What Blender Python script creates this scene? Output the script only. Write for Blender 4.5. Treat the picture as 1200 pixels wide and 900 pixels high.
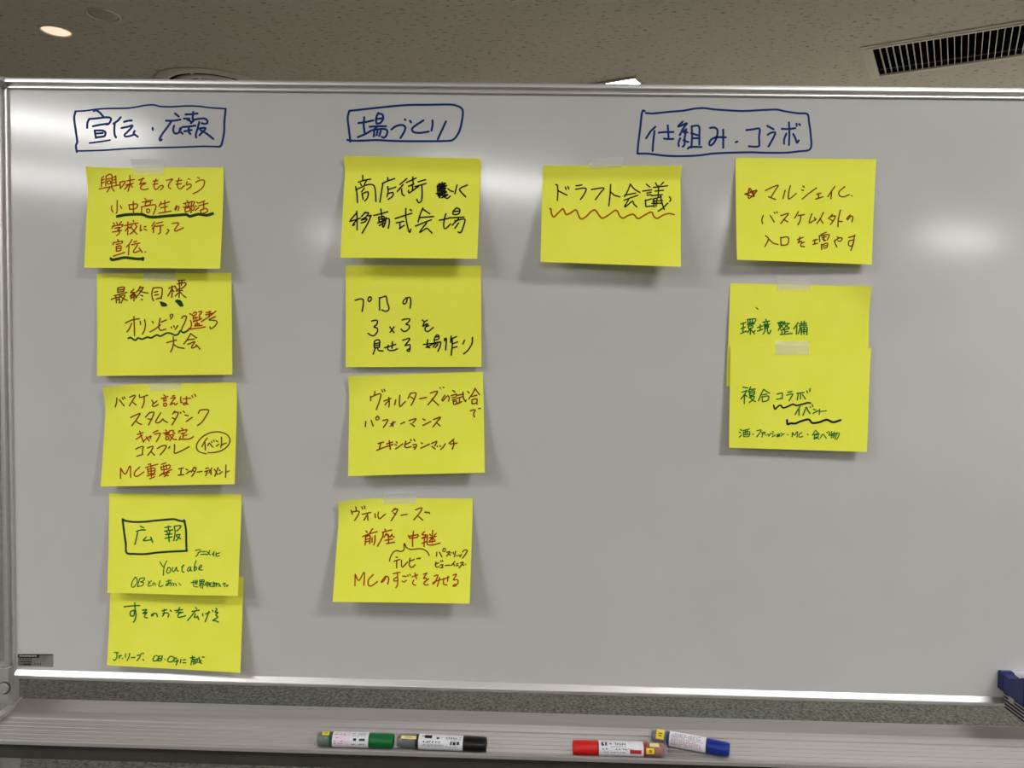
import bpy, bmesh, math, random
import numpy as np
from mathutils import Vector, Matrix
from mathutils.geometry import delaunay_2d_cdt

for _o in list(bpy.data.objects):
    bpy.data.objects.remove(_o, do_unlink=True)
SC = bpy.context.scene
COL = SC.collection
rnd = random.Random(7)

# ------------------------------------------------------------------ camera
# Units: metres. Origin = lower-left corner of the white writing surface,
# x along the board, y into the room behind the board, z up.
FPX = 900.0                                   # focal length for a 1200 px wide frame
PITCH, YAW, ROLL = -0.04820288, -0.02246806, 0.01798239
CAM = np.array([0.7736052, -1.13151532, 0.5046344])

def cam_axes():
    p, y, r = PITCH, YAW, ROLL
    fw = np.array([math.sin(y)*math.cos(p), math.cos(y)*math.cos(p), math.sin(p)])
    rt = np.array([math.cos(y), -math.sin(y), 0.0])
    up = np.cross(rt, fw)
    c, s = math.cos(r), math.sin(r)
    return np.array([c*rt + s*up, -s*rt + c*up, fw])
AX = cam_axes()

cd = bpy.data.cameras.new('camera')
cam = bpy.data.objects.new('camera', cd)
COL.objects.link(cam)
cd.sensor_width = 36.0
cd.lens = 36.0*FPX/1200.0
cd.clip_start = 0.02
m = Matrix.Identity(4)
for i in range(3):
    m[i][0], m[i][1], m[i][2], m[i][3] = AX[0][i], AX[1][i], -AX[2][i], CAM[i]
cam.matrix_world = m
SC.camera = cam

def unp(px, y=None, z=None):
    """the point of the place seen at a pixel of the photograph, on plane y or z"""
    d = AX.T @ np.array([(px[0]-600)/FPX, (450-px[1])/FPX, 1.0])
    t = (y-CAM[1])/d[1] if y is not None else (z-CAM[2])/d[2]
    return CAM + t*d
def proj(P):
    q = (P-CAM) @ AX.T
    return np.stack([600+FPX*q[..., 0]/q[..., 2], 450-FPX*q[..., 1]/q[..., 2]], -1)

# ------------------------------------------------------------------ world, exposure
SC.view_settings.view_transform = 'Standard'
SC.view_settings.look = 'None'
SC.view_settings.gamma = 1.0
SC.view_settings.use_curve_mapping = False
SC.view_settings.exposure = 0.0
w = bpy.data.worlds.new('world'); SC.world = w
w.use_nodes = True
w.node_tree.nodes['Background'].inputs[0].default_value = (0.5, 0.5, 0.5, 1)
w.node_tree.nodes['Background'].inputs[1].default_value = 0.0

# room: axes of the ceiling grid, turned against the board
ANG = math.radians(151.2)
RA = np.array([math.cos(ANG), math.sin(ANG), 0.0])          # along the long light panels
RB = np.array([RA[1], -RA[0], 0.0])                          # across them, away from camera
CEIL, FLOOR = 1.705, -0.95
PANEL_STRENGTH = 36.5
# lit panel centres: first inferred from shadows and reflections, the rest mostly added fill
PANELS = [(-1.2, -1.55), (2.2, -1.5), (-2.0, -3.1), (0.5, -4.5), (5.2, -6.95), (-4.3, -1.7), (5.4, -1.5),
          (-3.2, 1.2), (-1.3, 4.4), (3.0, -5.9), (-2.8, -4.56), (-1.1, -7.5), (1.4, -8.9),
          (3.9, 2.3), (2.5, 3.05), (5.9, 0.3)]  # added near the back wall to bounce light onto the ceiling

# ------------------------------------------------------------------ materials
def srgb(r, g, b):
    f = lambda c: (c/255/12.92) if c/255 <= 0.04045 else ((c/255+0.055)/1.055)**2.4
    return (f(r), f(g), f(b), 1.0)

def mat(name, col, rough=0.6, metal=0.0, spec=0.5, emis=0.0, ecol=None, trans=0.0, alpha=1.0, coat=0.0):
    mt = bpy.data.materials.new(name); mt.use_nodes = True
    b = mt.node_tree.nodes['Principled BSDF']
    b.inputs['Base Color'].default_value = col
    b.inputs['Roughness'].default_value = rough
    b.inputs['Metallic'].default_value = metal
    b.inputs['Specular IOR Level'].default_value = spec
    b.inputs['Transmission Weight'].default_value = trans
    b.inputs['Alpha'].default_value = alpha
    b.inputs['Coat Weight'].default_value = coat
    if emis:
        b.inputs['Emission Color'].default_value = ecol or col
        b.inputs['Emission Strength'].default_value = emis
    return mt

def noise_mat(name, c1, c2, scale, rough=0.7, metal=0.0, spec=0.5, stretch=(1, 1, 1), lo=0.4, hi=0.6,
              detail=4, bump=0.0, bscale=None, rough2=None):
    """two-tone procedural noise"""
    mt = mat(name, c1, rough, metal, spec)
    nt = mt.node_tree; N = nt.nodes; L = nt.links
    b = N['Principled BSDF']
    tc = N.new('ShaderNodeTexCoord'); mp = N.new('ShaderNodeMapping')
    mp.inputs['Scale'].default_value = stretch
    L.new(tc.outputs['Object'], mp.inputs['Vector'])
    nz = N.new('ShaderNodeTexNoise'); nz.inputs['Scale'].default_value = scale
    nz.inputs['Detail'].default_value = detail
    L.new(mp.outputs[0], nz.inputs['Vector'])
    cr = N.new('ShaderNodeValToRGB')
    cr.color_ramp.elements[0].position = lo; cr.color_ramp.elements[0].color = c1
    cr.color_ramp.elements[1].position = hi; cr.color_ramp.elements[1].color = c2
    L.new(nz.outputs['Fac'], cr.inputs['Fac'])
    L.new(cr.outputs[0], b.inputs['Base Color'])
    if bump:
        bp = N.new('ShaderNodeBump'); bp.inputs['Strength'].default_value = bump
        bp.inputs['Distance'].default_value = 0.002
        if bscale:
            n2 = N.new('ShaderNodeTexNoise'); n2.inputs['Scale'].default_value = bscale
            L.new(mp.outputs[0], n2.inputs['Vector']); L.new(n2.outputs['Fac'], bp.inputs['Height'])
        else:
            L.new(nz.outputs['Fac'], bp.inputs['Height'])
        L.new(bp.outputs[0], b.inputs['Normal'])
    return mt

M = {}
M['board'] = noise_mat('white_enamel', srgb(203, 202, 200), srgb(205, 204, 202), 9, rough=0.125, spec=0.8)
M['alu'] = noise_mat('brushed_aluminium', srgb(222, 220, 218), srgb(226, 224, 222), 60, rough=0.43, metal=0.85,
                     stretch=(0.15, 3, 3))
M['alu_tray'] = noise_mat('satin_aluminium', srgb(156, 151, 148), srgb(162, 157, 154), 40, rough=0.55, metal=0.3,
                          stretch=(0.1, 4, 4))
M['tray_shade'] = noise_mat('shade_grey_channel', srgb(54, 51, 46), srgb(60, 57, 52), 40, rough=0.6)  # dark grey stands in for the shade under the tray lip
M['plastic_grey'] = noise_mat('grey_plastic', srgb(150, 148, 145), srgb(156, 154, 151), 80, rough=0.45)
M['plastic_dark'] = mat('dark_grey_plastic', srgb(62, 60, 57), 0.5)
M['steel'] = noise_mat('painted_steel', srgb(150, 148, 146), srgb(160, 158, 155), 20, rough=0.4)
M['rubber'] = mat('black_rubber', srgb(30, 30, 30), 0.7)
M['paper'] = noise_mat('lime_yellow_paper', srgb(249, 251, 84), srgb(252, 253, 92), 14, rough=0.85, spec=0.15,
                       bump=0.12, bscale=900)
M['blue_ink'] = mat('blue_marker_ink', srgb(2, 46, 112), 0.6, spec=0.2)
M['red_ink'] = mat('red_brown_marker_ink', srgb(170, 52, 14), 0.7, spec=0.1)
M['brown_ink'] = mat('brown_marker_ink', srgb(122, 54, 10), 0.7, spec=0.1)
M['green_ink'] = mat('green_marker_ink', srgb(14, 112, 48), 0.7, spec=0.1)
M['olive_ink'] = mat('dark_green_marker_ink', srgb(34, 66, 34), 0.7, spec=0.1)
M['black_ink'] = mat('black_marker_ink', srgb(22, 26, 18), 0.7, spec=0.1)
M['tape'] = mat('clear_tape', srgb(240, 239, 232), 0.35, alpha=0.4)
M['carpet'] = noise_mat('carpet', srgb(54, 55, 49), srgb(97, 97, 88), 85, rough=0.95, spec=0.1, lo=0.33, hi=0.67, bump=0.5)
M['wall'] = noise_mat('cream_wall', srgb(236, 229, 220), srgb(240, 233, 224), 6, rough=0.85, spec=0.2)
M['wall_dark'] = noise_mat('grey_wall', srgb(92, 92, 86), srgb(100, 100, 94), 6, rough=0.85, spec=0.2)
M['trim'] = mat('black_trim', srgb(30, 28, 26), 0.5)
M['white_metal'] = noise_mat('white_painted_metal', srgb(186, 180, 166), srgb(192, 186, 172), 30, rough=0.5)
M['black'] = mat('black_void', srgb(16, 15, 14), 0.9, spec=0.1)
M['lamp'] = mat('lit_panel', (1, 1, 1, 1), 0.5, emis=PANEL_STRENGTH, ecol=(1.0, 0.99, 0.98, 1))
M['lamp_warm'] = mat('lit_warm_lens', (1, 0.8, 0.6, 1), 0.5, emis=1.0, ecol=srgb(255, 222, 196))

def ceiling_mat():
    mt = mat('acoustic_ceiling_tile', srgb(176, 168, 150), 0.9, spec=0.15)
    nt = mt.node_tree; N = nt.nodes; L = nt.links; b = N['Principled BSDF']
    tc = N.new('ShaderNodeTexCoord'); mp = N.new('ShaderNodeMapping')
    mp.inputs['Rotation'].default_value = (0, 0, -ANG)
    mp.inputs['Scale'].default_value = (1.0, 2.2, 1)
    L.new(tc.outputs['Object'], mp.inputs['Vector'])
    nz = N.new('ShaderNodeTexNoise'); nz.inputs['Scale'].default_value = 34; nz.inputs['Detail'].default_value = 3
    nz.inputs['Roughness'].default_value = 0.6
    L.new(mp.outputs[0], nz.inputs['Vector'])
    cr = N.new('ShaderNodeValToRGB')
    cr.color_ramp.elements[0].position = 0.33; cr.color_ramp.elements[0].color = srgb(152, 143, 130)
    cr.color_ramp.elements[1].position = 0.41; cr.color_ramp.elements[1].color = srgb(220, 211, 196)
    L.new(nz.outputs['Fac'], cr.inputs['Fac'])
    L.new(cr.outputs[0], b.inputs['Base Color'])
    bp = N.new('ShaderNodeBump'); bp.inputs['Strength'].default_value = 0.5; bp.inputs['Distance'].default_value = 0.003
    L.new(nz.outputs['Fac'], bp.inputs['Height']); L.new(bp.outputs[0], b.inputs['Normal'])
    return mt
M['ceiling'] = ceiling_mat()

# ------------------------------------------------------------------ helpers
def link(name, mesh, mt=None, parent=None, smooth=False):
    o = bpy.data.objects.new(name, mesh); COL.objects.link(o)
    for x in (mt if isinstance(mt, (list, tuple)) else [mt] if mt else []):
        mesh.materials.append(x)
    if parent: o.parent = parent
    if smooth:
        for p in mesh.polygons: p.use_smooth = True
    return o
def obj(name, bm, mt, parent=None, smooth=False):
    me = bpy.data.meshes.new(name)
    bmesh.ops.recalc_face_normals(bm, faces=bm.faces[:])
    bm.to_mesh(me); bm.free()
    return link(name, me, mt, parent, smooth)
def pyobj(name, vs, fs, mt, parent=None, smooth=False):
    me = bpy.data.meshes.new(name)
    me.from_pydata([tuple(map(float, v)) for v in vs], [], [tuple(map(int, f)) for f in fs]); me.update()
    return link(name, me, mt, parent, smooth)
def thing(name, label, cat, loc=(0, 0, 0), group=None):
    o = bpy.data.objects.new(name, None); COL.objects.link(o)
    o.location = [float(c) for c in loc]; o.empty_display_size = 0.05
    return tag(o, label, cat, group)
def tag(o, label, cat, group=None):
    o['label'] = label; o['category'] = cat
    if group: o['group'] = group
    return o
def structure(o):
    o['kind'] = 'structure'; return o
def add_box(bm, lo, hi, mx=None, bevel=0.0, seg=2):
    r = bmesh.ops.create_cube(bm, size=1.0)
    vs = r['verts']
    for v in vs:
        v.co = Vector([(lo[i]+hi[i])/2 + v.co[i]*(hi[i]-lo[i]) for i in range(3)])
    if bevel:
        es = list({e for v in vs for e in v.link_edges})
        q = bmesh.ops.bevel(bm, geom=es, offset=bevel, segments=seg, affect='EDGES', profile=0.5)
        vs = list({v for f in q['faces'] for v in f.verts} | {v for v in vs if v.is_valid})
    if mx is not None:
        bmesh.ops.transform(bm, matrix=mx, verts=vs)
    return vs
def add_extrude(bm, prof, p0, p1, ex, ey, caps=True, closed=True):
    """sweep a closed 2-D profile from p0 to p1; ex, ey are the profile's axes"""
    p0, p1, ex, ey = Vector(p0), Vector(p1), Vector(ex), Vector(ey)
    A = [bm.verts.new(p0 + ex*a + ey*b) for a, b in prof]
    B = [bm.verts.new(p1 + ex*a + ey*b) for a, b in prof]
    n = len(prof)
    for i in range(n if closed else n-1):
        j = (i+1) % n
        bm.faces.new((A[i], A[j], B[j], B[i]))
    if caps:
        bm.faces.new(A); bm.faces.new(B[::-1])
def add_lathe(bm, prof, mx=None, seg=32, cap=True):
    """prof: (radius, height) pairs along local z"""
    rings = []
    for r, h in prof:
        if r < 1e-6:
            rings.append([bm.verts.new((0, 0, h))])
        else:
            rings.append([bm.verts.new((r*math.cos(2*math.pi*k/seg), r*math.sin(2*math.pi*k/seg), h)) for k in range(seg)])
    for a, b in zip(rings, rings[1:]):
        for k in range(seg):
            j = (k+1) % seg
            if len(a) == 1 and len(b) == 1: continue
            if len(a) == 1: bm.faces.new((a[0], b[j], b[k]))
            elif len(b) == 1: bm.faces.new((a[k], a[j], b[0]))
            else: bm.faces.new((a[k], a[j], b[j], b[k]))
    if cap:
        for rg in (rings[0], rings[-1]):
            if len(rg) > 2: bm.faces.new(rg)
    if mx is not None:
        bmesh.ops.transform(bm, matrix=mx, verts=[v for rg in rings for v in rg])
def v3(p): return Vector([float(c) for c in p])
def room(p, s=0.0, t=0.0, dz=0.0):
    return np.array(p, float) + RA*s + RB*t + np.array([0, 0, dz])

# ================================================================== the room
grA, grB = unp((1008, 55), z=CEIL), unp((1020, 92), z=CEIL)
GR_W = float((grB-grA) @ RB)                       # grille width across
GR_L = 0.92                                        # runs out of frame
GR0 = grA                                          # near-left outer corner
dl_px = [(47, 33.5), (84.3, 39.4), (66, 29.3), (65.5, 42.8)]
dl_pts = [unp(p, z=CEIL) for p in dl_px]
DL = sum(dl_pts)/4
DL_R = float(np.linalg.norm(dl_pts[0]-dl_pts[1])/2)

RC = np.array([0.0, -3.47, 0.0])                    # room centre
HS, HT = 7.4, 7.75                                  # half sizes along RA and RB
def corner(i, z):
    s, t = [(-HS, -HT), (HS, -HT), (HS, HT), (-HS, HT)][i]
    return room(RC, s, t, z)

# floor
structure(pyobj('floor', [corner(i, FLOOR) for i in range(4)], [(0, 1, 2, 3)], M['carpet']))
# ceiling with openings for the return grille and the two downlights
def ceiling():
    loops = [[corner(i, 0)[:2] for i in range(4)]]
    mg = 0.022
    loops.append([room(GR0, -s, t)[:2] for s, t in ((mg, mg), (GR_L-mg, mg), (GR_L-mg, GR_W-mg), (mg, GR_W-mg))])
    for c in (DL, DL2):
        loops.append([(c[0]+DL_R*math.cos(k*math.pi/20), c[1]+DL_R*math.sin(k*math.pi/20)) for k in range(40)])
    vs, es = [], []
    for lp in loops:
        b = len(vs); vs += [Vector((float(p[0]), float(p[1]))) for p in lp]
        es += [(b+i, b+(i+1) % len(lp)) for i in range(len(lp))]
    ov, oe, of, *_ = delaunay_2d_cdt(vs, es, [], 1, 1e-6)
    def inside(p, lp):
        c = False
        for (x1, y1), (x2, y2) in zip(lp, lp[1:]+lp[:1]):
            if (y1 > p[1]) != (y2 > p[1]) and p[0] < (x2-x1)*(p[1]-y1)/(y2-y1)+x1: c = not c
        return c
    fs = []
    for f in of:
        c = sum((ov[i] for i in f), Vector((0, 0)))/len(f)
        if not any(inside(c, [tuple(map(float, q)) for q in lp]) for lp in loops[1:]): fs.append(tuple(f)[::-1])
    structure(pyobj('ceiling', [(v.x, v.y, CEIL) for v in ov], fs, M['ceiling']))
DL2 = unp((121, 17.5), z=CEIL)
ceiling()
# walls: cream above, dark grey below a black rail
WN = ['left', 'back', 'right', 'front']
RAIL = 1.02
for i in range(4):
    a, b = corner(i, 0), corner((i+1) % 4, 0)
    up = np.array([0, 0, 1.0])
    o = structure(pyobj('wall_'+['rear', 'left', 'front', 'right'][i],
        [a+up*FLOOR, b+up*FLOOR, b+up*RAIL, a+up*RAIL, b+up*CEIL, a+up*CEIL], [(0, 1, 2, 3), (3, 2, 4, 5)], None))
    o.data.materials.append(M['wall_dark'] if i == 1 else M['wall']); o.data.materials.append(M['wall'])
    o.data.polygons[1].material_index = 1
    d = (b-a)/np.linalg.norm(b-a); n = np.array([-d[1], d[0], 0])
    bm = bmesh.new()
    add_extrude(bm, [(0, 0), (0.012, 0), (0.012, 0.03), (0, 0.03)], v3(a+up*RAIL), v3(b+up*RAIL), v3(n), (0, 0, 1))
    add_extrude(bm, [(0, 0), (0.012, 0), (0.012, 0.025), (0, 0.025)], v3(a+up*(RAIL+0.12)), v3(b+up*(RAIL+0.12)), v3(n), (0, 0, 1))
    structure(obj('trim_%d' % (i+1), bm, M['trim']))
    bm = bmesh.new()
    add_extrude(bm, [(0, 0), (0.01, 0), (0.01, 0.06), (0, 0.06)], v3(a+up*FLOOR), v3(b+up*FLOOR), v3(n), (0, 0, 1))
    structure(obj('baseboard_'+['rear', 'left', 'front', 'right'][i], bm, M['trim']))

# ---- ceiling light panels
ROT = Matrix.Rotation(ANG, 4, 'Z')
def light_panel(c, L_, W_, label, group):
    t = thing('ceiling_light', label, 'ceiling light', c, group)
    t.rotation_euler = (0, 0, ANG)
    bm = bmesh.new()
    f = 0.014
    for lo, hi in (((-L_/2, -W_/2), (L_/2, -W_/2+f)), ((-L_/2, W_/2-f), (L_/2, W_/2)),
                   ((-L_/2, -W_/2+f), (-L_/2+f, W_/2-f)), ((L_/2-f, -W_/2+f), (L_/2, W_/2-f))):
        add_box(bm, (lo[0], lo[1], -0.008), (hi[0], hi[1], 0.0))
    obj('light_frame', bm, M['white_metal'], t)
    bm = bmesh.new()
    add_box(bm, (-L_/2+f, -W_/2+f, -0.005), (L_/2-f, W_/2-f, -0.001))
    obj('diffuser', bm, M['lamp'], t)
    return t
PW, PL = 0.3, 1.2
pc = unp((745.5, 88.7), z=CEIL)                     # the corner seen above the board
light_panel(room(pc, PL/2, PW/2), PL, PW, 'bright white ceiling light panel peeking over the top edge of the whiteboard', None)
for x, y in PANELS:
    if y < 0: light_panel((x, y, CEIL), PL, PW, 'lit ceiling panel over the viewer, on the near side of the whiteboard', 'ceiling light panels before the board')  # the farthest of these are added to lift the lower board
    else: light_panel((x, y, CEIL), PL, PW, 'added ceiling light panel, unseen behind the whiteboard, lifting the room light', 'added ceiling light panels behind the board')  # unseen panels added to brighten floor, walls and ceiling by bounce

# ---- round downlight (lit) and an unlit one
def downlight(c, r, lens, label):
    t = thing('downlight', label, 'downlight', c)
    bm = bmesh.new()
    add_lathe(bm, [(r*0.985, 0.0), (r*1.10, -0.0005), (r*1.10, -0.002), (r*1.0, -0.004), (r*0.97, -0.002), (r*0.95, 0.012), (r*0.985, 0.012), (r*0.985, 0.0)], seg=48, cap=False)
    obj('trim_ring', bm, M['ceil_paint'], t, True)
    bm = bmesh.new()
    add_lathe(bm, [(r*0.95, 0.012), (r*0.95, 0.05), (0, 0.05)], seg=48, cap=False)
    obj('housing', bm, M['black'], t, True)
    bm = bmesh.new()
    if lens is M['lamp_warm']:
        add_lathe(bm, [(0, 0.0005), (r*0.90, 0.0), (r*0.955, 0.004), (r*0.94, 0.01), (0, 0.01)], seg=48, cap=False)
    else:
        add_lathe(bm, [(0, -0.0035), (r*0.6, -0.003), (r*0.90, -0.001), (r*0.955, 0.0015), (r*0.94, 0.01), (0, 0.01)], seg=48, cap=False)
    obj('lens', bm, lens, t, True)
M['ceil_paint'] = noise_mat('ceiling_paint', srgb(226, 216, 204), srgb(232, 222, 210), 30, rough=0.8)
M['lens_off'] = noise_mat('unlit_lens', srgb(196, 190, 178), srgb(204, 198, 186), 30, rough=0.4)
downlight(DL, DL_R, M['lamp_warm'], 'small round downlight glowing warm peach in the ceiling')
downlight(DL2, DL_R, M['lens_off'], 'small unlit round fitting beside the glowing downlight on the ceiling')

# ---- round air diffuser
def circle3(p, q, r):
    ax, ay, bx, by, cx, cy = p[0], p[1], q[0], q[1], r[0], r[1]
    d = 2*(ax*(by-cy)+bx*(cy-ay)+cx*(ay-by))
    ux = ((ax*ax+ay*ay)*(by-cy)+(bx*bx+by*by)*(cy-ay)+(cx*cx+cy*cy)*(ay-by))/d
    uy = ((ax*ax+ay*ay)*(cx-bx)+(bx*bx+by*by)*(ax-cx)+(cx*cx+cy*cy)*(bx-ax))/d
    return np.array([ux, uy, CEIL]), math.hypot(ax-ux, ay-uy)
dc, dr = circle3(unp((181, 96), z=CEIL), unp((306, 96.5), z=CEIL), unp((228, 78.6), z=CEIL))
t = thing('air_diffuser', 'round slotted air diffuser on the ceiling just above the board top', 'air vent', dc)
bm = bmesh.new()
add_lathe(bm, [(dr*0.76, 0.0), (dr*0.98, -0.0005), (dr, -0.002), (dr*0.985, -0.0045), (dr*0.80, -0.006), (dr*0.76, -0.005), (dr*0.76, 0.0)], seg=64, cap=False)
obj('outer_ring', bm, M['ceil_paint'], t, True)
bm = bmesh.new(); add_lathe(bm, [(dr*0.77, -0.0008), (0, -0.0008)], seg=64, cap=False); obj('duct_plate', bm, M['black'], t)
for k, (r0, r1) in enumerate(((0.54, 0.69), (0.28, 0.45), (0.0, 0.20))):
    bm = bmesh.new()
    add_lathe(bm, [(dr*r0, -0.005), (dr*r1, -0.003), (dr*r1, -0.006), (dr*r0, -0.009), (dr*r0, -0.005)] if r0 else
              [(0, -0.005), (dr*r1, -0.004), (dr*r1, -0.007), (0, -0.010)], seg=64, cap=False)
    obj('cone_ring', bm, M['ceil_paint'], t, True)
bm = bmesh.new()
for k in range(3):
    a = k*2.094+0.4
    add_box(bm, (0.02, -0.004, -0.0045), (dr*0.77, 0.004, -0.0015), Matrix.Rotation(a, 4, 'Z'))
obj('spider_bracket', bm, M['ceil_paint'], t)

# ---- return air grille with slats
t = thing('air_grille', 'long rectangular ceiling grille with many thin slats over dark duct', 'air vent', room(GR0, -GR_L/2, GR_W/2))
t.rotation_euler = (0, 0, ANG)
hl, hw = GR_L/2, GR_W/2
bm = bmesh.new()
# frame: flat flange, inner lip
def ring_frame(bm, l0, w0, l1, w1, z0, z1):
    for lo, hi in (((-l0, -w0), (l0, -w1)), ((-l0, w1), (l0, w0)), ((-l0, -w1), (-l1, w1)), ((l1, -w1), (l0, w1))):
        add_box(bm, (lo[0], lo[1], z0), (hi[0], hi[1], z1), bevel=0.0008, seg=1)
ring_frame(bm, hl, hw, hl-0.022, hw-0.022, -0.004, 0.0)
ring_frame(bm, hl-0.018, hw-0.018, hl-0.040, hw-0.034, -0.007, 0.002)
obj('grille_frame', bm, M['ceil_paint'], t)
bm = bmesh.new()
L0, W0 = hl-0.041, hw-0.035
dp = 0.12
vs = [(-L0, -W0, 0), (L0, -W0, 0), (L0, W0, 0), (-L0, W0, 0), (-L0, -W0, dp), (L0, -W0, dp), (L0, W0, dp), (-L0, W0, dp)]
pyobj('duct_box', vs, [(0, 1, 5, 4), (1, 2, 6, 5), (2, 3, 7, 6), (3, 0, 4, 7), (4, 5, 6, 7)], M['black'], t)
bm.free()
SLAT = None
nsl = int(round(2*L0/0.0236))
for k in range(1, nsl):
    x = L0-k*2*L0/nsl
    if SLAT is None:
        bm = bmesh.new(); add_box(bm, (-0.0013, -W0, -0.003), (0.0013, W0, 0.012))
        SLAT = obj('slat', bm, M['ceil_paint'], t); o = SLAT
    else:
        o = SLAT.copy(); COL.objects.link(o); o.parent = t
    o.location = (x, 0, 0)
bm = bmesh.new()
for y in (-W0*0.9, W0*0.9):
    add_box(bm, (-L0, y-0.006, 0.013), (L0, y+0.006, 0.017))
obj('slat_rail', bm, M['plastic_dark'], t)

# ================================================================== the whiteboard on its stand
BW, BH = 1.77, 0.87
WB = thing('mobile_whiteboard', 'large white board in a silver frame on a stand with marker tray', 'whiteboard', (BW/2, 0.0, FLOOR))
def wpart(o):
    o.parent = WB; o.matrix_parent_inverse = Matrix.Translation((-BW/2, 0, -FLOOR)); return o
bm = bmesh.new(); add_box(bm, (-0.003, 0.0, -0.003), (BW+0.003, 0.016, BH+0.003))
wpart(obj('writing_surface', bm, M['board']))
# frame rails: bull-nosed outer ridge, groove, thin inner bead. (across from inner edge outwards, depth towards viewer)
def arc(cx, cy, r, a0, a1, n):
    return [(cx+r*math.cos(math.radians(a0+(a1-a0)*k/n)), cy+r*math.sin(math.radians(a0+(a1-a0)*k/n))) for k in range(n+1)]
FW = 0.0150
prof = [(0, -0.012), (0.0, 0.0025), (0.0005, 0.0040), (0.0010, 0.0044), (0.0028, 0.0043), (0.0033, 0.0036), (0.0036, 0.0018),
        (0.0044, 0.0012), (0.0062, 0.0012), (0.0068, 0.0060), (0.0072, 0.0080), (0.0080, 0.0086), (0.0110, 0.0084), (0.0136, 0.0076),
        (0.0146, 0.0058), (0.0150, 0.0025), (0.0150, -0.012)]
profb = [(0, -0.012), (0, 0.0012), (0.0006, 0.0016), (0.0064, 0.0060), (0.0074, 0.0064), (0.0090, 0.0060), (0.0122, 0.0040), (0.0146, 0.0000), (0.0150, -0.0030), (0.0150, -0.012)]
for p0, p1, out in (((0, 0, BH), (BW, 0, BH), (0, 0, 1)), ((0, 0, 0), (BW, 0, 0), (0, 0, -1)),
                    ((0, 0, 0), (0, 0, BH), (-1, 0, 0)), ((BW, 0, 0), (BW, 0, BH), (1, 0, 0))):
    bm = bmesh.new(); add_extrude(bm, profb if out[2] < 0 else prof, p0, p1, out, (0, -1, 0))
    wpart(obj('frame_rail', bm, M['alu'], smooth=False))
for cx, cz, sx, sz in ((0, BH, -1, 1), (BW, BH, 1, 1)):
    bm = bmesh.new()
    x0, x1 = sorted((cx-sx*0.0005, cx+sx*0.0165)); z0, z1 = sorted((cz-sz*0.0005, cz+sz*0.0165))
    add_box(bm, (x0, -0.0085, z0), (x1, 0.014, z1), bevel=0.003, seg=3)
    c = wpart(obj('corner_cap', bm, M['plastic_grey'], smooth=False))
    bm = bmesh.new()
    add_lathe(bm, [(0.0, 0.001), (0.0046, 0.001), (0.0046, 0.0)], Matrix.Translation((cx+sx*0.005, -0.0086, cz+sz*0.005)) @ Matrix.Rotation(math.pi/2, 4, 'X'), seg=20)
    p = obj('corner_rivet', bm, M['plastic_dark']); p.parent = c

# marker tray (extruded aluminium channel with ribs), y/z profile
TZ = -0.0720                                        # tray floor
xl = float(unp((20, 823), z=-0.0605)[0]); xr = BW-xl
tp = [(0.031, -0.0600), (0.0285, -0.0590), (0.013, -0.0676), (0.010, -0.0690), (0.002, -0.0700)]
yy = 0.002
tp.append((-0.008, -0.0704))
yy = -0.008
while yy > -0.066:
    tp += [(yy-0.0006, TZ+0.0002), (yy-0.0011, TZ-0.0006), (yy-0.0017, TZ-0.0006), (yy-0.0022, TZ+0.0002), (yy-0.0100, TZ+0.0002)]
    yy -= 0.0112
tp += [(-0.0775, TZ), (-0.0790, -0.0662), (-0.0805, -0.0650), (-0.0835, -0.0650), (-0.0850, -0.0662), (-0.0852, -0.0708),
       (-0.0835, -0.0722), (-0.0760, -0.0745), (0.012, -0.0730), (0.031, -0.0640)]
bm = bmesh.new()
add_extrude(bm, tp, (xl, 0, 0), (xr, 0, 0), (0, 1, 0), (0, 0, 1))
TRAY = wpart(obj('marker_tray', bm, M['alu_tray']))
bm = bmesh.new()
add_box(bm, (xl+0.004, -0.0765, -0.0960), (xr-0.004, -0.0700, -0.0750), bevel=0.0012)
p = obj('tray_shade_rail', bm, M['tray_shade']); p.parent = TRAY  # bar coloured dark for the shade beneath the tray
for x0, x1 in ((xl-0.004, xl-0.0002), (xr+0.0002, xr+0.004)):
    bm = bmesh.new()
    add_extrude(bm, [(0.032, -0.0588), (0.013, -0.0640), (-0.08, -0.0645), (-0.0860, -0.0660), (-0.0860, -0.0720), (-0.072, -0.0760), (0.032, -0.0680)],
                (x0, 0, 0), (x1, 0, 0), (0, 1, 0), (0, 0, 1))
    p = obj('tray_end_cap', bm, M['plastic_grey']); p.parent = TRAY
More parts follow.
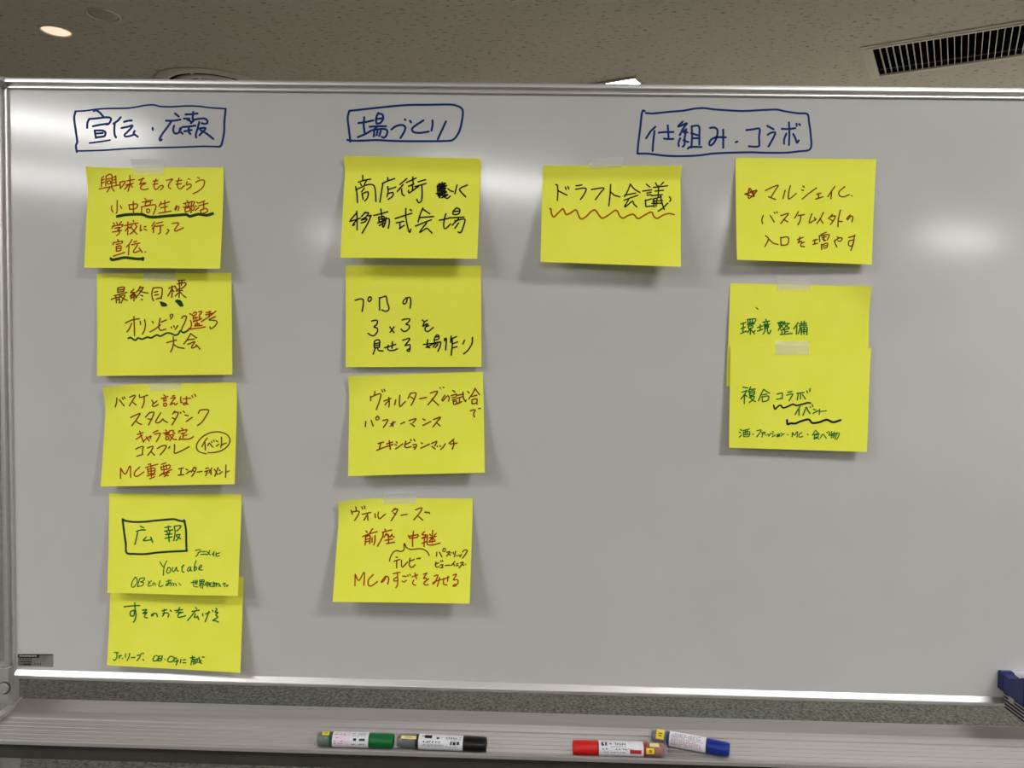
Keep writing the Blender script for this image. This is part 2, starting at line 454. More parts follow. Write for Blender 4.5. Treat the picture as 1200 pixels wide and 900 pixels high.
# stand: two posts with pivot brackets, tray arms, feet, casters
for s in (0, 1):
    X = (lambda x: x) if s == 0 else (lambda x: BW-x)
    def bx(lo, hi, **k):
        a, b = sorted((X(lo[0]), X(hi[0])))
        add_box(bm, (a, lo[1], lo[2]), (b, hi[1], hi[2]), **k)
    bm = bmesh.new()
    bx((-0.072, 0.020, FLOOR+0.09), (-0.042, 0.070, 0.62), bevel=0.004)
    wpart(obj('stand_post', bm, M['steel']))
    bm = bmesh.new()
    bz0, bz1, bxr = float(unp((5, 819), y=-0.034)[2]), float(unp((5, 783), y=-0.034)[2]), float(unp((10.3, 800), y=-0.034)[0])
    # a hollow clamp: front plate, two cheeks, floor
    bx((-0.050, -0.034, bz0), (bxr, -0.030, bz1), bevel=0.001)
    bx((bxr-0.004, -0.0305, bz0+0.004), (bxr, -0.0210, bz1-0.001), bevel=0.0008)
    bx((-0.050, -0.0305, bz0+0.004), (-0.046, -0.0210, bz1-0.001), bevel=0.0008)
    bx((-0.046, -0.0305, bz0+0.001), (bxr-0.004, -0.0210, bz0+0.012), bevel=0.0008)
    bx((-0.046, -0.0305, bz0+0.012), (-0.020, -0.0215, bz1-0.006), bevel=0.0008)
    bx((-0.046, -0.0300, bz0+0.006), (-0.019, 0.019, bz1-0.012), bevel=0.0008)
    br = wpart(obj('pivot_bracket', bm, M['plastic_grey']))
    bm = bmesh.new()
    add_lathe(bm, [(0.0092, 0.0), (0.0092, 0.0012), (0.0, 0.0012)],
              Matrix.Translation((X(float(unp((4.5, 806.5), y=-0.036)[0])), -0.034, float(unp((4.5, 806.5), y=-0.036)[2]))) @ Matrix.Rotation(math.pi/2, 4, 'X'), seg=28)
    p = obj('knob_washer', bm, M['plastic_dark']); p.parent = br
    bm = bmesh.new()
    add_lathe(bm, [(0.0078, 0.0), (0.0078, 0.003), (0.0066, 0.0045), (0.0, 0.0048)],
              Matrix.Translation((X(float(unp((4.5, 806.5), y=-0.036)[0])), -0.034, float(unp((4.5, 806.5), y=-0.036)[2]))) @ Matrix.Rotation(math.pi/2, 4, 'X'), seg=28)
    p = obj('bracket_knob', bm, M['plastic_grey'], smooth=False); p.parent = br
    bm = bmesh.new()
    bx((-0.043, 0.020, -0.110), (xl+0.010, 0.070, -0.092), bevel=0.002)
    bx((xl-0.016, -0.068, -0.098), (xl+0.003, 0.024, -0.0765), bevel=0.002)
    bx((xl-0.016, -0.060, -0.080), (xl-0.0045, 0.020, -0.0660), bevel=0.002)
    wpart(obj('tray_arm', bm, M['steel']))
    bm = bmesh.new()
    bx((-0.077, -0.30, FLOOR+0.06), (-0.037, 0.36, FLOOR+0.10), bevel=0.006)
    ft = wpart(obj('stand_foot', bm, M['steel']))
    for yc in (-0.26, 0.32):
        bm = bmesh.new()
        add_lathe(bm, [(0.012, -0.010), (0.030, -0.010), (0.0305, 0.0), (0.030, 0.010), (0.012, 0.010)],
                  Matrix.Translation((X(-0.057), yc, FLOOR+0.0305)) @ Matrix.Rotation(math.pi/2, 4, 'Y'), seg=24)
        p = obj('caster', bm, M['rubber']); p.parent = ft
bm = bmesh.new()
add_box(bm, (-0.044, 0.030, FLOOR+0.14), (BW+0.044, 0.060, FLOOR+0.18), bevel=0.004)
wpart(obj('crossbar', bm, M['steel']))

# maker's label at the lower left of the writing surface
lb = [unp(p, y=-0.0006) for p in ((21, 766.5), (62, 766.5), (62, 781.6), (21, 780.5))]
M['label_silver'] = noise_mat('silver_foil_label', srgb(150, 148, 146), srgb(186, 184, 182), 30, rough=0.35, metal=0.7)
M['print_black'] = mat('black_print', srgb(20, 19, 19), 0.5)
M['print_pale'] = mat('pale_print', srgb(206, 204, 200), 0.5)
lo = wpart(pyobj('maker_label', lb + [p+np.array([0, 0.0004, 0]) for p in lb],
    [(3, 2, 1, 0), (4, 5, 6, 7), (0, 1, 5, 4), (1, 2, 6, 5), (2, 3, 7, 6), (3, 0, 4, 7)], M['label_silver']))
def lab(u, v): return lb[0]*(1-u)*(1-v)+lb[1]*u*(1-v)+lb[2]*u*v+lb[3]*(1-u)*v
vs, fs, mi = [], [], []
def lquad(u0, v0, u1, v1, k, e):
    b = len(vs)
    for u, v in ((u0, v1), (u1, v1), (u1, v0), (u0, v0)): vs.append(lab(u, v)-np.array([0, e, 0]))
    fs.append((b, b+1, b+2, b+3)); mi.append(k)
lquad(0.0, 0.0, 0.61, 0.30, 0, 2e-4); lquad(0.61, 0.0, 1.0, 0.08, 0, 2e-4)
for k in range(16): lquad(0.05+0.031*k, 0.10, 0.05+0.031*k+0.018, 0.19 if k % 3 else 0.21, 1, 3e-4)
for k, u in enumerate((0.05, 0.13, 0.22, 0.29, 0.36)): lquad(u, 0.36, u+0.035, 0.46, 0, 2e-4)
for k in range(12): lquad(0.05+0.029*k, 0.58, 0.05+0.029*k+0.02, 0.67, 0, 2e-4)
lquad(0.05, 0.80, 0.13, 0.85, 0, 2e-4); lquad(0.15, 0.78, 0.38, 0.88, 0, 2e-4)
for u in (0.48, 0.56, 0.63): lquad(u, 0.74, u+0.03, 0.86, 0, 2e-4)
me = pyobj('label_print', vs, fs, [M['print_black'], M['print_pale']])
for p, k in zip(me.data.polygons, mi): p.material_index = k
me.parent = lo

# ================================================================== sticky notes
class Board:
    def S(self, u, v):
        return np.stack([u*BW, np.full_like(u, 0.0), v*BH], -1)
class Sheet:
    """a sheet of paper stuck along its top edge; u to the right, v down. d = distance off the board"""
    def __init__(s, px, lift, base=0.0007, crease=None, curl=0.0, droop=0.0, seed=0, power=1.25, side=0.0, curlr=0.0):
        s.curlr = curlr
        s.base, s.lift, s.crease, s.curl, s.droop, s.seed, s.power, s.side = base, lift, crease, curl, droop, seed, power, side
        uu = np.array([0., 1., 1., 0.]); vv = np.array([0., 0., 1., 1.])
        d = s.depth(uu, vv)
        s.c = [unp(p, y=-float(k)) for p, k in zip(px, d)]
    def depth(s, u, v):
        l = (s.lift[0]*(1-u)+s.lift[1]*u)*(1.25 if s.lift[1] > 0.0095 else 1.0)
        if s.crease:
            t = np.clip((v-s.crease)/(1-s.crease), 0, 1); pf = np.where(t < 0.04, t*t/0.08, t-0.02)/0.98
        else:
            t = np.clip((v-0.05)/0.95, 0, 1); pf = t**s.power
        d = s.base+l*pf
        d = d+s.curl*np.clip(1-u/0.32-v/0.30, 0, 1)**1.6
        d = d+s.curlr*np.clip(1-(1-u)/0.26-v/0.34, 0, 1)**1.6
        if s.crease: d = d+0.0075*np.clip(1-v/s.crease, 0, 1)
        d = d+s.side*np.abs(2*u-1)**3*np.clip(v, 0, 1)
        r = random.Random(s.seed+11)
        for k in range(4):
            a, b, ph = r.uniform(2, 9), r.uniform(2, 8), r.uniform(0, 6)
            d = d+0.00035*(1+np.sin(a*u+b*v+ph))*np.clip(v*3, 0, 1)
        return d
    def S(s, u, v):
        c = s.c
        P = (c[0]*((1-u)*(1-v))[..., None]+c[1]*(u*(1-v))[..., None]+c[2]*(u*v)[..., None]+c[3]*((1-u)*v)[..., None])
        P[..., 1] = -s.depth(u, v)
        P[..., 2] -= s.droop*np.clip(1-u/0.25, 0, 1)**1.5*np.clip(1-v, 0, 1)**3
        return P
    def build(s, name, mt, nu=30, nv=26, th=0.00025):
        u, v = np.meshgrid(np.linspace(0, 1, nu+1), np.linspace(0, 1, nv+1))
        F = s.S(u, v).reshape(-1, 3); B = F+np.array([0, th, 0])
        n = len(F); W_ = nu+1; fs = []
        for j in range(nv):
            for i in range(nu):
                a = j*W_+i
                fs.append((a, a+W_, a+W_+1, a+1)); fs.append((n+a, n+a+1, n+a+W_+1, n+a+W_))
        ring = [i for i in range(nu+1)]+[j*W_+nu for j in range(1, nv+1)]+[nv*W_+i for i in range(nu-1, -1, -1)]+[j*W_ for j in range(nv-1, 0, -1)]
        m = 2*n; q = len(ring)
        for i in range(q): fs.append((m+i, m+(i+1) % q, m+q+(i+1) % q, m+q+i))
        org = s.S(np.array([0.5]), np.array([0.0]))[0]
        vs = np.concatenate([F, B, F[ring], B[ring]])-org
        o = pyobj(name, vs, fs, mt); o.location = [float(c) for c in org]
        s.o, s.org = o, org
        for k, p in enumerate(o.data.polygons): p.use_smooth = k < 2*nu*nv
        return o
def invert(sf, px):
    """(u, v) on a sheet for photo pixels"""
    px = np.asarray(px, float)
    u = np.full(len(px), 0.5); v = np.full(len(px), 0.5); e = 1e-4
    for _ in range(7):
        p0 = proj(sf.S(u, v)); r = p0-px
        pu = (proj(sf.S(u+e, v))-p0)/e; pv = (proj(sf.S(u, v+e))-p0)/e
        D = pu[:, 0]*pv[:, 1]-pu[:, 1]*pv[:, 0]
        u = u-(r[:, 0]*pv[:, 1]-r[:, 1]*pv[:, 0])/D
        v = v-(pu[:, 0]*r[:, 1]-pu[:, 1]*r[:, 0])/D
    return u, v
def crom(P, n):
    P = np.array(P, float)
    if len(P) < 3:
        k = max(2, int(np.linalg.norm(P[-1]-P[0])/3)+1)
        return np.array([P[0]+(P[-1]-P[0])*i/k for i in range(k+1)])
    Q = np.vstack([2*P[0]-P[1], P, 2*P[-1]-P[-2]]); out = []
    for i in range(1, len(Q)-2):
        m1 = (Q[i+1]-Q[i-1])*0.5; m2 = (Q[i+2]-Q[i])*0.5
        L_ = np.linalg.norm(Q[i+1]-Q[i])
        for mm in (m1, m2):
            q = np.linalg.norm(mm)
            if q > L_ and q > 0: mm *= L_/q
        k = max(2, min(8, int(L_/1.5)+1))
        for t in np.arange(k)/k:
            a, b = t*t, t*t*t
            out.append((2*b-3*a+1)*Q[i]+(b-2*a+t)*m1+(-2*b+3*a)*Q[i+1]+(b-a)*m2)
    out.append(Q[-2]); return np.array(out)
def ribbon(P, w):
    """polyline in pixels -> (points, faces) of a round-ended stroke"""
    keep = [0]
    for i in range(1, len(P)):
        if np.linalg.norm(P[i]-P[keep[-1]]) > 0.15: keep.append(i)
    P = P[keep]
    if len(P) < 2: P = np.array([P[0]-[0.3, 0], P[0]+[0.3, 0]])
    T = np.gradient(P, axis=0); T /= np.linalg.norm(T, axis=1)[:, None]+1e-9
    N = np.stack([-T[:, 1], T[:, 0]], 1)
    h = w/2; pts = []; fs = []
    a0 = math.atan2(N[0][1], N[0][0])
    cap0 = [P[0]+h*np.array([math.cos(a0+math.pi*k/5), math.sin(a0+math.pi*k/5)]) for k in range(1, 5)]
    a1 = math.atan2(-N[-1][1], -N[-1][0])
    cap1 = [P[-1]+h*np.array([math.cos(a1+math.pi*k/5), math.sin(a1+math.pi*k/5)]) for k in range(1, 5)]
    n = len(P)
    pts = [p+h*q for p, q in zip(P, N)]+[p-h*q for p, q in zip(P, N)]
    for i in range(n-1): fs.append((i, n+i, n+i+1, i+1))
    b = len(pts); pts += cap0
    fs.append((0, b, b+1, b+2, b+3, n))
    b = len(pts); pts += cap1
    fs.append((2*n-1, b, b+1, b+2, b+3, n-1))
    return pts, fs
INK = {}          # (target, ink name, part name) -> [pixel points, faces, stroke index per point]
def write(target, x0, y0, wide, ink, w, strokes, part='handwriting'):
    """strokes traced on a piece of writing: 'x,y x,y | x,y ...', 1200 units = wide; F = filled"""
    sc = wide/1200.0
    P, F, K = INK.setdefault((target, ink, part), [[], [], []])
    for st in strokes.replace('\n', ' ').split('|'):
        st = st.split()
        if not st: continue
        fill = st[0] == 'F'
        if fill: st = st[1:]
        q = np.array([[float(c) for c in s.split(',')] for s in st])*sc+[x0, y0]
        k = (K[-1]+1) if K else 0
        if fill:
            c = crom(np.vstack([q, q[:1]]), 1)[:-1]
            pts, fs = list(c), [tuple(range(len(c)))]
        else:
            pts, fs = ribbon(crom(q, 1), w if target[0] == 'h' else w*1.18)
        b = len(P); P += pts; F += [tuple(b+i for i in f) for f in fs]; K += [k]*len(pts)

CREASED = dict(crease=0.125)
NOTES = {}
def note(key, px, lift, label, **kw):
    s = Sheet(px, lift, seed=len(NOTES)*17, **kw); NOTES[key] = s
    o = s.build('sticky_note', M['paper']); tag(o, label, 'sticky note', 'lime yellow sticky notes on the whiteboard')
note('a1', [(99.8, 195.2), (262, 196.3), (257.8, 314.9), (98.7, 313.7)], (0.013, 0.019), 'lime sticky note with red-brown writing over dark green underlines, highest in the leftmost column', curl=0.008)
note('a2', [(113.5, 321), (271, 319.5), (272.3, 439), (113.5, 440.6)], (0.009, 0.012), 'lime sticky note with brown writing, two dark green blobs and a wavy green underline')
note('a3', [(120.1, 450.8), (277.2, 448.1), (274.9, 567.5), (117.8, 570.3)], (0.014, 0.020), 'lime sticky note with five lines of red-brown writing and one circled word', curl=0.012, droop=0.0045)
note('a4', [(127.8, 578.2), (283, 579), (278.6, 698.4), (125.9, 694.9)], (0.015, 0.020), 'lime sticky note with green writing and two characters in a drawn box')
note('a5', [(130.5, 671), (285, 676), (281.5, 788.5), (125.2, 779.5)], (0.010, 0.014), 'lime sticky note tucked under the boxed-word note, bottom of the leftmost column')
note('b1', [(402.8, 182.8), (563.4, 185.4), (559.2, 303.3), (398.9, 301.9)], (0.026, 0.026), 'creased lime sticky note with black writing and a scribbled-out blot', **CREASED)
note('b2', [(405.1, 311.2), (563.7, 311.2), (564.2, 429.9), (405.1, 430.3)], (0.009, 0.008), 'lime sticky note with three lines of black writing including the numeral 3 twice')
note('b3', [(407.9, 441), (565.8, 435.5), (568.2, 553.9), (407.9, 558)], (0.018, 0.019), 'untaped lime sticky note with brown writing, third down in the second column', curl=0.008)
note('b4', [(396.3, 585.6), (554.2, 584.2), (550.3, 707.5), (389.7, 705.3)], (0.023, 0.024), 'lime sticky note with red-brown writing and a curved brace, lowest of the second column', curl=0.010, droop=0.004)
note('c1', [(636.4, 193.9), (799.4, 194.2), (798, 312.6), (633.3, 306.9)], (0.026, 0.030), 'creased lime sticky note with one black line over a wavy orange underline', **CREASED)
note('d1', [(862.1, 185), (1027, 186.6), (1021.6, 310), (863.7, 304.4)], (0.021, 0.011), 'lime sticky note with a drawn star and three brown lines, highest on the right')
note('d2', [(855.8, 331.7), (1021.7, 335.3), (1018, 453), (851.3, 452.5)], (0.004, 0.004), 'lime sticky note with four small green characters, half covered by the note below', power=1.0, curlr=0.009)
note('d3', [(856.2, 404), (1020.8, 408), (1015.8, 529.7), (854.2, 524.7)], (0.006, 0.009), 'lime sticky note with green writing and two wavy black underlines, overlapping the note above', base=0.0068)

# strips of clear tape holding some of the notes
def tape(px, label, under):
    n, k = 14, 10
    pts = []
    for j in range(k+1):
        for i in range(n+1):
            u, v = i/n, j/k
            q = [np.array(p, float) for p in px]
            pts.append(q[0]*(1-u)*(1-v)+q[1]*u*(1-v)+q[2]*u*v+q[3]*(1-u)*v)
    pts = np.array(pts); y = np.full(len(pts), -0.0009)
    for key in under:
        s = NOTES[key]; u, v = invert(s, pts)
        ins = (u > -0.01) & (u < 1.01) & (v > -0.02) & (v < 1.01)
        y = np.where(ins, np.minimum(y, s.S(u, v)[:, 1]-0.0007), y)
    P = np.array([unp(p, y=float(yy)) for p, yy in zip(pts, y)])
    org = P.mean(0); P = P-org
    fs = [(j*(n+1)+i, (j+1)*(n+1)+i, (j+1)*(n+1)+i+1, j*(n+1)+i+1) for j in range(k) for i in range(n)]
    o = pyobj('adhesive_tape', P, fs, M['tape'], smooth=True); o.location = [float(c) for c in org]
    tag(o, label, 'tape', 'strips of clear tape on the notes')
tape([(153, 186.5), (192, 186.3), (192, 204), (157, 204)], 'clear tape strip holding the highest note of the leftmost column', ['a1'])
tape([(168, 317), (205.8, 316.6), (205.8, 329.3), (168, 329.3)], 'clear tape strip in the shade above the green-blobbed note', ['a2'])
tape([(173.8, 449), (211.9, 447), (211.9, 456.3), (176.9, 458.4)], 'clear tape strip on the note with the circled word', ['a3'])
tape([(449, 578), (488, 576.5), (488, 590), (449, 590.3)], 'clear tape strip on the note with the curved brace', ['b4'])
tape([(690.3, 185.6), (730.5, 184), (730.5, 195), (691.7, 198)], 'clear tape strip on the note with the wavy orange underline', ['c1'])
tape([(910.3, 322), (950, 325), (949.2, 340.3), (910.8, 340)], 'shiny clear tape strip on the half covered note with four green characters', ['d2'])
tape([(908.7, 400), (948.3, 400), (948, 415.5), (908.7, 415.5)], 'clear tape strip joining the two overlapping notes on the right', ['d2', 'd3'])

# ------------------------------------------------------------------ handwriting
B_, R_, N_, G_, O_, K_ = 'blue_ink', 'red_ink', 'brown_ink', 'green_ink', 'olive_ink', 'black_ink'
write('h1', 80, 118, 120, B_, 2.6, '''85,125 70,200 85,330 105,480 90,530 100,600 | 300,122 325,112 370,140 410,185 | 245,215 225,260 222,318
| 245,215 330,208 440,195 490,200 502,220 490,250 470,275 440,277 | 290,300 380,282 460,270 | 310,350 318,400 325,435
| 310,350 400,350 435,370 430,410 410,420 330,430 | 330,385 405,380 | 615,195 580,235 530,270 | 545,262 540,340 545,400 560,430
| 655,248 700,236 745,233 | 625,320 690,308 755,292 710,350 660,400 670,420 720,415 780,395 | 780,355 765,385 790,405 815,422 | 988,320 992,342''')
write('h1', 80, 118, 120, B_, 2.1, '85,125 200,118 400,95 700,88 820,70 900,55 1000,50 1080,68 1200,72 1400,62 1550,68 1650,82 1845,95 | 100,590 400,582 700,562 1000,552 1300,545 1600,535 1780,540 | 250,497 380,480 490,462')
write('h1', 150, 118, 120, B_, 2.6, '''1145,95 1130,250 1125,380 1095,520 1070,540 | 550,150 595,185 | 445,235 530,235 615,222 | 510,240 470,300 410,380 370,450 380,468 395,455
| 540,295 530,340 540,375 560,385 595,375 625,320 | 615,320 605,350 640,388 | 675,162 750,158 815,150 | 765,132 760,180 758,215 | 655,210 720,212
| 700,225 740,245 735,268 770,232 | 640,308 700,305 790,292 | 715,312 710,360 732,390 | 660,360 710,350 745,345 | 760,225 840,212 900,210 930,235 930,262 900,272 862,264
| 835,250 815,330 795,400 800,432 | 835,328 870,320 912,325 870,370 838,405 | 850,345 920,385 1000,448''')
write('h2', 400, 118, 150, B_, 2.6, '''75,95 60,160 70,260 85,385 | 75,95 200,82 400,60 600,42 850,38 1040,38 1120,65 1140,110 1125,220 1100,300 1050,365 980,378 700,380 500,378 330,370 200,375 100,375 55,368
| 160,210 230,200 300,185 | 215,155 210,230 220,310 | 155,342 220,315 290,275 | 345,115 325,170 330,215 | 345,120 385,130 392,170 365,210 330,215 | 335,172 380,165
| 265,245 340,240 420,240 | 330,250 300,280 | 310,265 305,335 | 320,270 400,265 430,280 425,320 400,348 380,340 | 340,285 330,325 | 370,285 355,330
| 470,270 510,240 570,228 600,250 590,290 555,350 | 595,175 601,181 | 643,188 655,204 | 770,185 700,230 662,265 680,295 740,302 820,290 | 855,185 855,230 845,280 | 980,195 960,240 905,360''')
write('h3', 745, 123, 120, B_, 2.5, '''105,72 85,65 70,110 55,250 30,450 20,570 | 118,95 200,100 400,80 550,68 700,42 800,38 950,55 1200,70 1300,70 1450,62 1650,55 1750,75 1900,98 2010,108 2030,200 2050,350 2045,515 1900,545 1750,560 1500,560 1350,555 1100,560 900,570 750,590 550,600 350,595 150,572 20,570
| 230,255 175,310 122,390 | 220,305 205,430 198,540 | 270,325 350,318 440,318 | 375,240 385,390 | 330,395 385,400 440,398 | 550,195 495,255 570,225 600,215 560,270 515,355
| 590,285 560,320 605,322 | 590,290 570,400 | 560,415 615,435 | 520,390 500,450 505,485 | 575,400 570,470 550,490 | 655,250 660,380 650,500 | 655,250 740,250 745,360 745,465 | 650,330 725,355
| 675,390 740,390 | 610,512 640,492 770,492 | 870,270 920,265 955,290 955,350 925,430 880,475 860,460 880,410 940,380 1055,380 | 1025,290 1025,400 1025,500 | 1172,436 1190,430''')
write('h3', 835, 123, 120, B_, 2.5, '''395,295 480,285 550,280 545,370 548,470 540,485 500,490 425,485 | 640,245 715,285 | 645,350 690,325 735,325 715,380 655,488 | 810,280 900,282 970,272 | 895,205 900,330 895,470
| 865,335 840,400 838,455 | 945,340 970,390 990,445 1010,415 | 985,220 985,245 | 1015,224 1025,236''')
# first column
write('a1', 110, 198, 150, R_, 1.15, '''75,85 70,165 | 75,85 95,70 | 78,105 100,98 | 78,130 100,125 | 115,70 112,160 | 115,68 150,50 170,60 168,155 | 125,95 160,90 | 128,115 130,140 155,138 155,112 128,115 | 205,65 210,150
| 175,80 205,72 | 178,105 205,100 | 178,130 205,125 | 50,188 130,172 240,150 | 150,175 125,215 | 165,170 190,208 | 245,125 250,185 | 245,125 285,115 295,125 270,160 250,182 | 310,112 380,100 | 300,152 370,135 | 338,62 340,130 322,210
| 335,140 290,190 | 340,140 362,172 | 420,105 470,90 | 460,85 440,125 430,147 450,137 475,130 480,145 | 488,130 445,160 440,185 470,195 510,185 | 585,95 565,150 570,185 590,192 615,165 | 555,115 600,110 | 555,145 600,138
| 620,160 645,155 650,170 625,198 | 680,108 740,95 710,130 700,165 720,188 | 800,85 785,140 790,175 810,188 850,155 | 770,115 825,105 | 770,145 820,138 | 885,92 900,98 | 875,118 868,150 900,140 915,155 900,175 870,195
| 975,80 990,90 | 955,125 1000,105 1035,110 1030,160 985,205 930,232 | 220,295 218,400 210,416 | 170,345 165,375 180,405 | 250,345 262,372 | 330,335 335,375 | 330,337 405,330 395,370 335,378 | 370,305 372,415
| 480,275 492,292 | 455,312 550,292 | 485,318 482,345 | 485,315 530,305 525,335 482,345 | 450,352 448,410 | 455,355 575,335 580,370 555,430 | 495,380 500,410 520,405 520,377 495,380 | 632,310 612,350 | 625,332 710,308 | 665,295 668,400
| 625,365 690,352 | 610,415 725,395 | 775,345 760,375 767,385 785,350 800,358 790,388 | 875,295 880,310 | 840,325 920,308 | 860,330 866,345 | 895,320 885,345 | 840,360 925,345 | 855,370 858,405 | 855,370 900,362 895,395 858,402
| 915,305 945,310 930,345 945,365 925,392 | 918,305 912,412 | 965,310 975,320 | 950,345 965,352 | 950,390 985,360 | 1040,300 985,320 | 985,345 1070,322 | 1030,310 1030,370 | 1000,388 1050,370 1068,388 1050,410 1008,415 1000,388''')
write('a1', 110, 198, 150, O_, 2.8, '220,445 300,430 400,425 460,428 500,445 560,452 700,440 870,428 900,445 980,425 1060,434 1115,418', 'underline')
write('a1', 110, 252, 150, R_, 1.2, '''185,75 195,90 | 215,70 222,88 | 260,62 240,88 | 180,100 172,125 | 180,105 275,90 262,110 | 200,125 250,115 225,140 | 235,140 240,170 215,192 | 175,160 260,145 | 290,100 340,90 | 320,65 318,185 | 320,115 295,150 | 325,110 340,125
| 370,50 375,65 | 345,85 415,75 | 360,95 345,115 | 390,90 405,108 | 402,110 375,150 340,178 | 355,120 380,155 405,178 | 440,95 435,150 450,138 | 470,112 490,106 | 472,130 495,142 | 570,65 545,105 | 575,95 550,130 | 562,115 558,165
| 585,80 645,65 | 580,108 650,95 | 625,100 622,165 605,178 | 690,135 705,145 680,178 | 735,80 790,72 795,85 755,140 770,150 840,120 | 225,230 228,245 | 185,255 180,280 | 185,260 270,245 262,265 | 210,275 250,270 | 210,295 212,340 | 210,297 255,290 250,332 212,338
| 215,315 250,312 | 185,385 290,350 | 360,230 335,270 305,300 | 330,285 325,375 | 375,255 400,245 | 355,280 430,262 | 410,280 370,345 385,352 430,335 | 425,310 455,350 | 481,344 485,348''')
write('a1', 110, 252, 150, O_, 2.7, '160,408 172,420 220,412 290,398 350,405 420,412 460,408 | 462,404 460,420', 'underline')
write('a2', 125, 322, 120, N_, 1.25, '''130,155 130,205 | 130,155 205,145 200,195 | 135,180 195,172 | 135,205 195,195 | 90,245 240,205 | 110,250 115,328 | 150,240 150,330 | 115,270 150,262 | 115,295 150,288 | 55,290 110,265 | 170,245 215,240 190,290 170,330 | 165,255 205,285 240,298
| 320,170 280,210 330,205 275,250 340,230 | 285,275 340,245 | 325,215 320,305 | 285,255 285,280 | 345,250 350,270 | 395,135 370,185 345,205 | 385,160 430,150 375,230 340,270 | 375,180 430,205 485,215 | 400,240 425,248 | 405,290 420,292
| 545,155 530,215 535,270 550,305 | 545,155 610,150 650,160 650,220 640,280 | 560,205 600,195 | 565,240 605,232 | 580,285 630,270 | 730,160 790,135 | 765,130 770,180 765,265 | 765,165 720,250 | 770,175 790,195 | 835,67 915,63 | 850,70 855,165 | 885,70 875,125
| 830,108 920,92 930,115 880,160 835,170 | 800,130 830,190 | 815,190 890,185 | 855,170 850,265 | 840,215 805,250 | 865,205 885,228 | 895,240 930,265''')
write('a2', 125, 322, 120, O_, 1.5, 'F 620,310 650,315 690,330 712,355 700,370 650,372 632,345 | F 800,312 820,290 870,300 895,340 900,368 860,372 835,345 815,325', 'ink_blot')
write('a2', 145, 358, 120, N_, 1.25, '''20,205 100,170 185,155 | 120,130 125,250 128,355 | 95,210 70,265 40,310 | 195,185 198,225 | 245,165 255,220 245,285 220,338 | 335,185 348,205 | 310,308 370,275 430,228 | 430,150 415,210 415,270 440,292 495,275 | 440,195 500,170
| 545,135 550,108 575,105 572,130 550,160 | 558,250 562,266 | 588,240 592,252 | 635,235 605,280 | 680,150 700,125 735,130 720,190 690,250 678,285''')
write('a2', 145, 358, 120, R_, 1.25, '''775,95 810,115 | 815,95 830,78 855,85 845,110 820,120 820,140 870,140 | 880,75 915,70 905,95 885,115 895,140 | 815,145 825,175 815,190 | 845,135 850,175 | 890,140 885,170 | 820,190 915,155 | 835,218 885,212 | 860,190 865,240 | 845,225 830,245 | 875,215 895,235
| 785,175 795,215 785,260 755,280 830,270 900,262 955,250 | 840,240 920,235 | 960,110 1045,90 | 1010,68 1000,135 | 965,85 1020,72 | 1080,68 1000,130 910,190''')
write('a2', 145, 358, 120, N_, 1.25, '''1075,130 1000,165 1030,172 1085,180 1095,205 1060,250 1020,272 1010,250 | 505,435 620,405 | 580,365 585,430 575,490 550,545 | 590,460 640,490 710,502 | 785,330 745,400 705,450 | 785,330 855,380 | 740,405 830,392 | 750,455 835,425 800,475 800,500 830,490 860,470 | 845,462 870,480 895,512''')
write('a2', 145, 358, 120, O_, 1.7, '55,385 80,375 105,390 140,408 170,380 215,395 280,370 320,380 390,345 430,360 510,322 560,330 600,348 640,335 665,295 700,318 755,292', 'underline')
write('a3', 125, 455, 120, N_, 1.25, '''120,115 118,160 102,218 | 150,135 205,205 | 185,110 195,130 | 205,102 218,120 | 270,105 330,80 335,95 300,150 268,205 | 305,160 345,195 | 385,75 390,108 480,82 | 440,95 440,160 415,228 | 530,140 550,175 | 590,150 545,185 535,205 560,212 605,190''')
write('a3', 125, 455, 120, R_, 1.25, '''670,75 685,92 | 640,120 720,95 | 665,130 700,122 | 668,150 700,145 | 670,178 672,210 700,205 700,177 670,178 | 770,92 795,85 | 750,120 805,105 780,140 745,195 790,170 800,195 830,175 | 870,100 868,140 872,170 885,160 | 895,125 985,115
| 935,95 935,180 910,195 895,180 930,170 955,190 | 1000,85 1010,105 | 1030,70 1045,95''')
write('a3', 150, 478, 100, N_, 1.25, '''40,135 110,100 170,75 170,85 120,165 55,250 | 110,180 150,215 190,232 | 310,60 280,95 245,130 | 300,70 365,60 350,120 290,240 | 280,155 335,160 | 462,68 430,120 390,190 400,208 440,205 490,160 | 490,155 520,185 555,203
| 660,45 630,85 | 650,65 705,62 690,120 620,238 | 625,140 665,155 | 735,60 745,75 | 775,45 795,62 | 805,100 850,112 | 820,190 905,132 | 990,75 1020,30 1135,30 1100,110 1040,200 980,248''')
write('a3', 150, 478, 100, R_, 1.25, '''130,375 215,345 | 115,440 200,385 | 165,325 195,420 220,480 | 215,478 250,440 320,395 325,405 310,435 | 255,405 300,465 | 355,348 420,318 | 375,370 455,355 440,400 400,475 | 530,310 545,325 | 500,355 570,340 | 525,365 570,358 | 525,385 570,378
| 535,408 535,445 575,440 570,407 535,408 | 590,320 575,360 | 590,325 640,315 635,350 660,355 | 580,385 640,375 625,410 590,460 | 590,395 640,440 685,445 | 755,285 770,300 | 720,320 715,350 | 720,327 830,305 820,330 | 745,362 810,350 | 775,355 775,425 | 780,390 830,382
| 740,400 720,450 | 725,440 800,440 870,435 920,405''')
write('a3', 150, 478, 100, N_, 1.25, '110,580 160,555 215,545 205,600 205,650 | 125,680 210,652 | 275,565 340,540 355,547 330,600 280,665 | 325,615 375,665 | 415,570 480,535 540,530 520,580 455,660 | F 565,560 580,540 600,540 590,565 570,575 | 655,515 655,580 650,630 670,638 760,600 860,545')
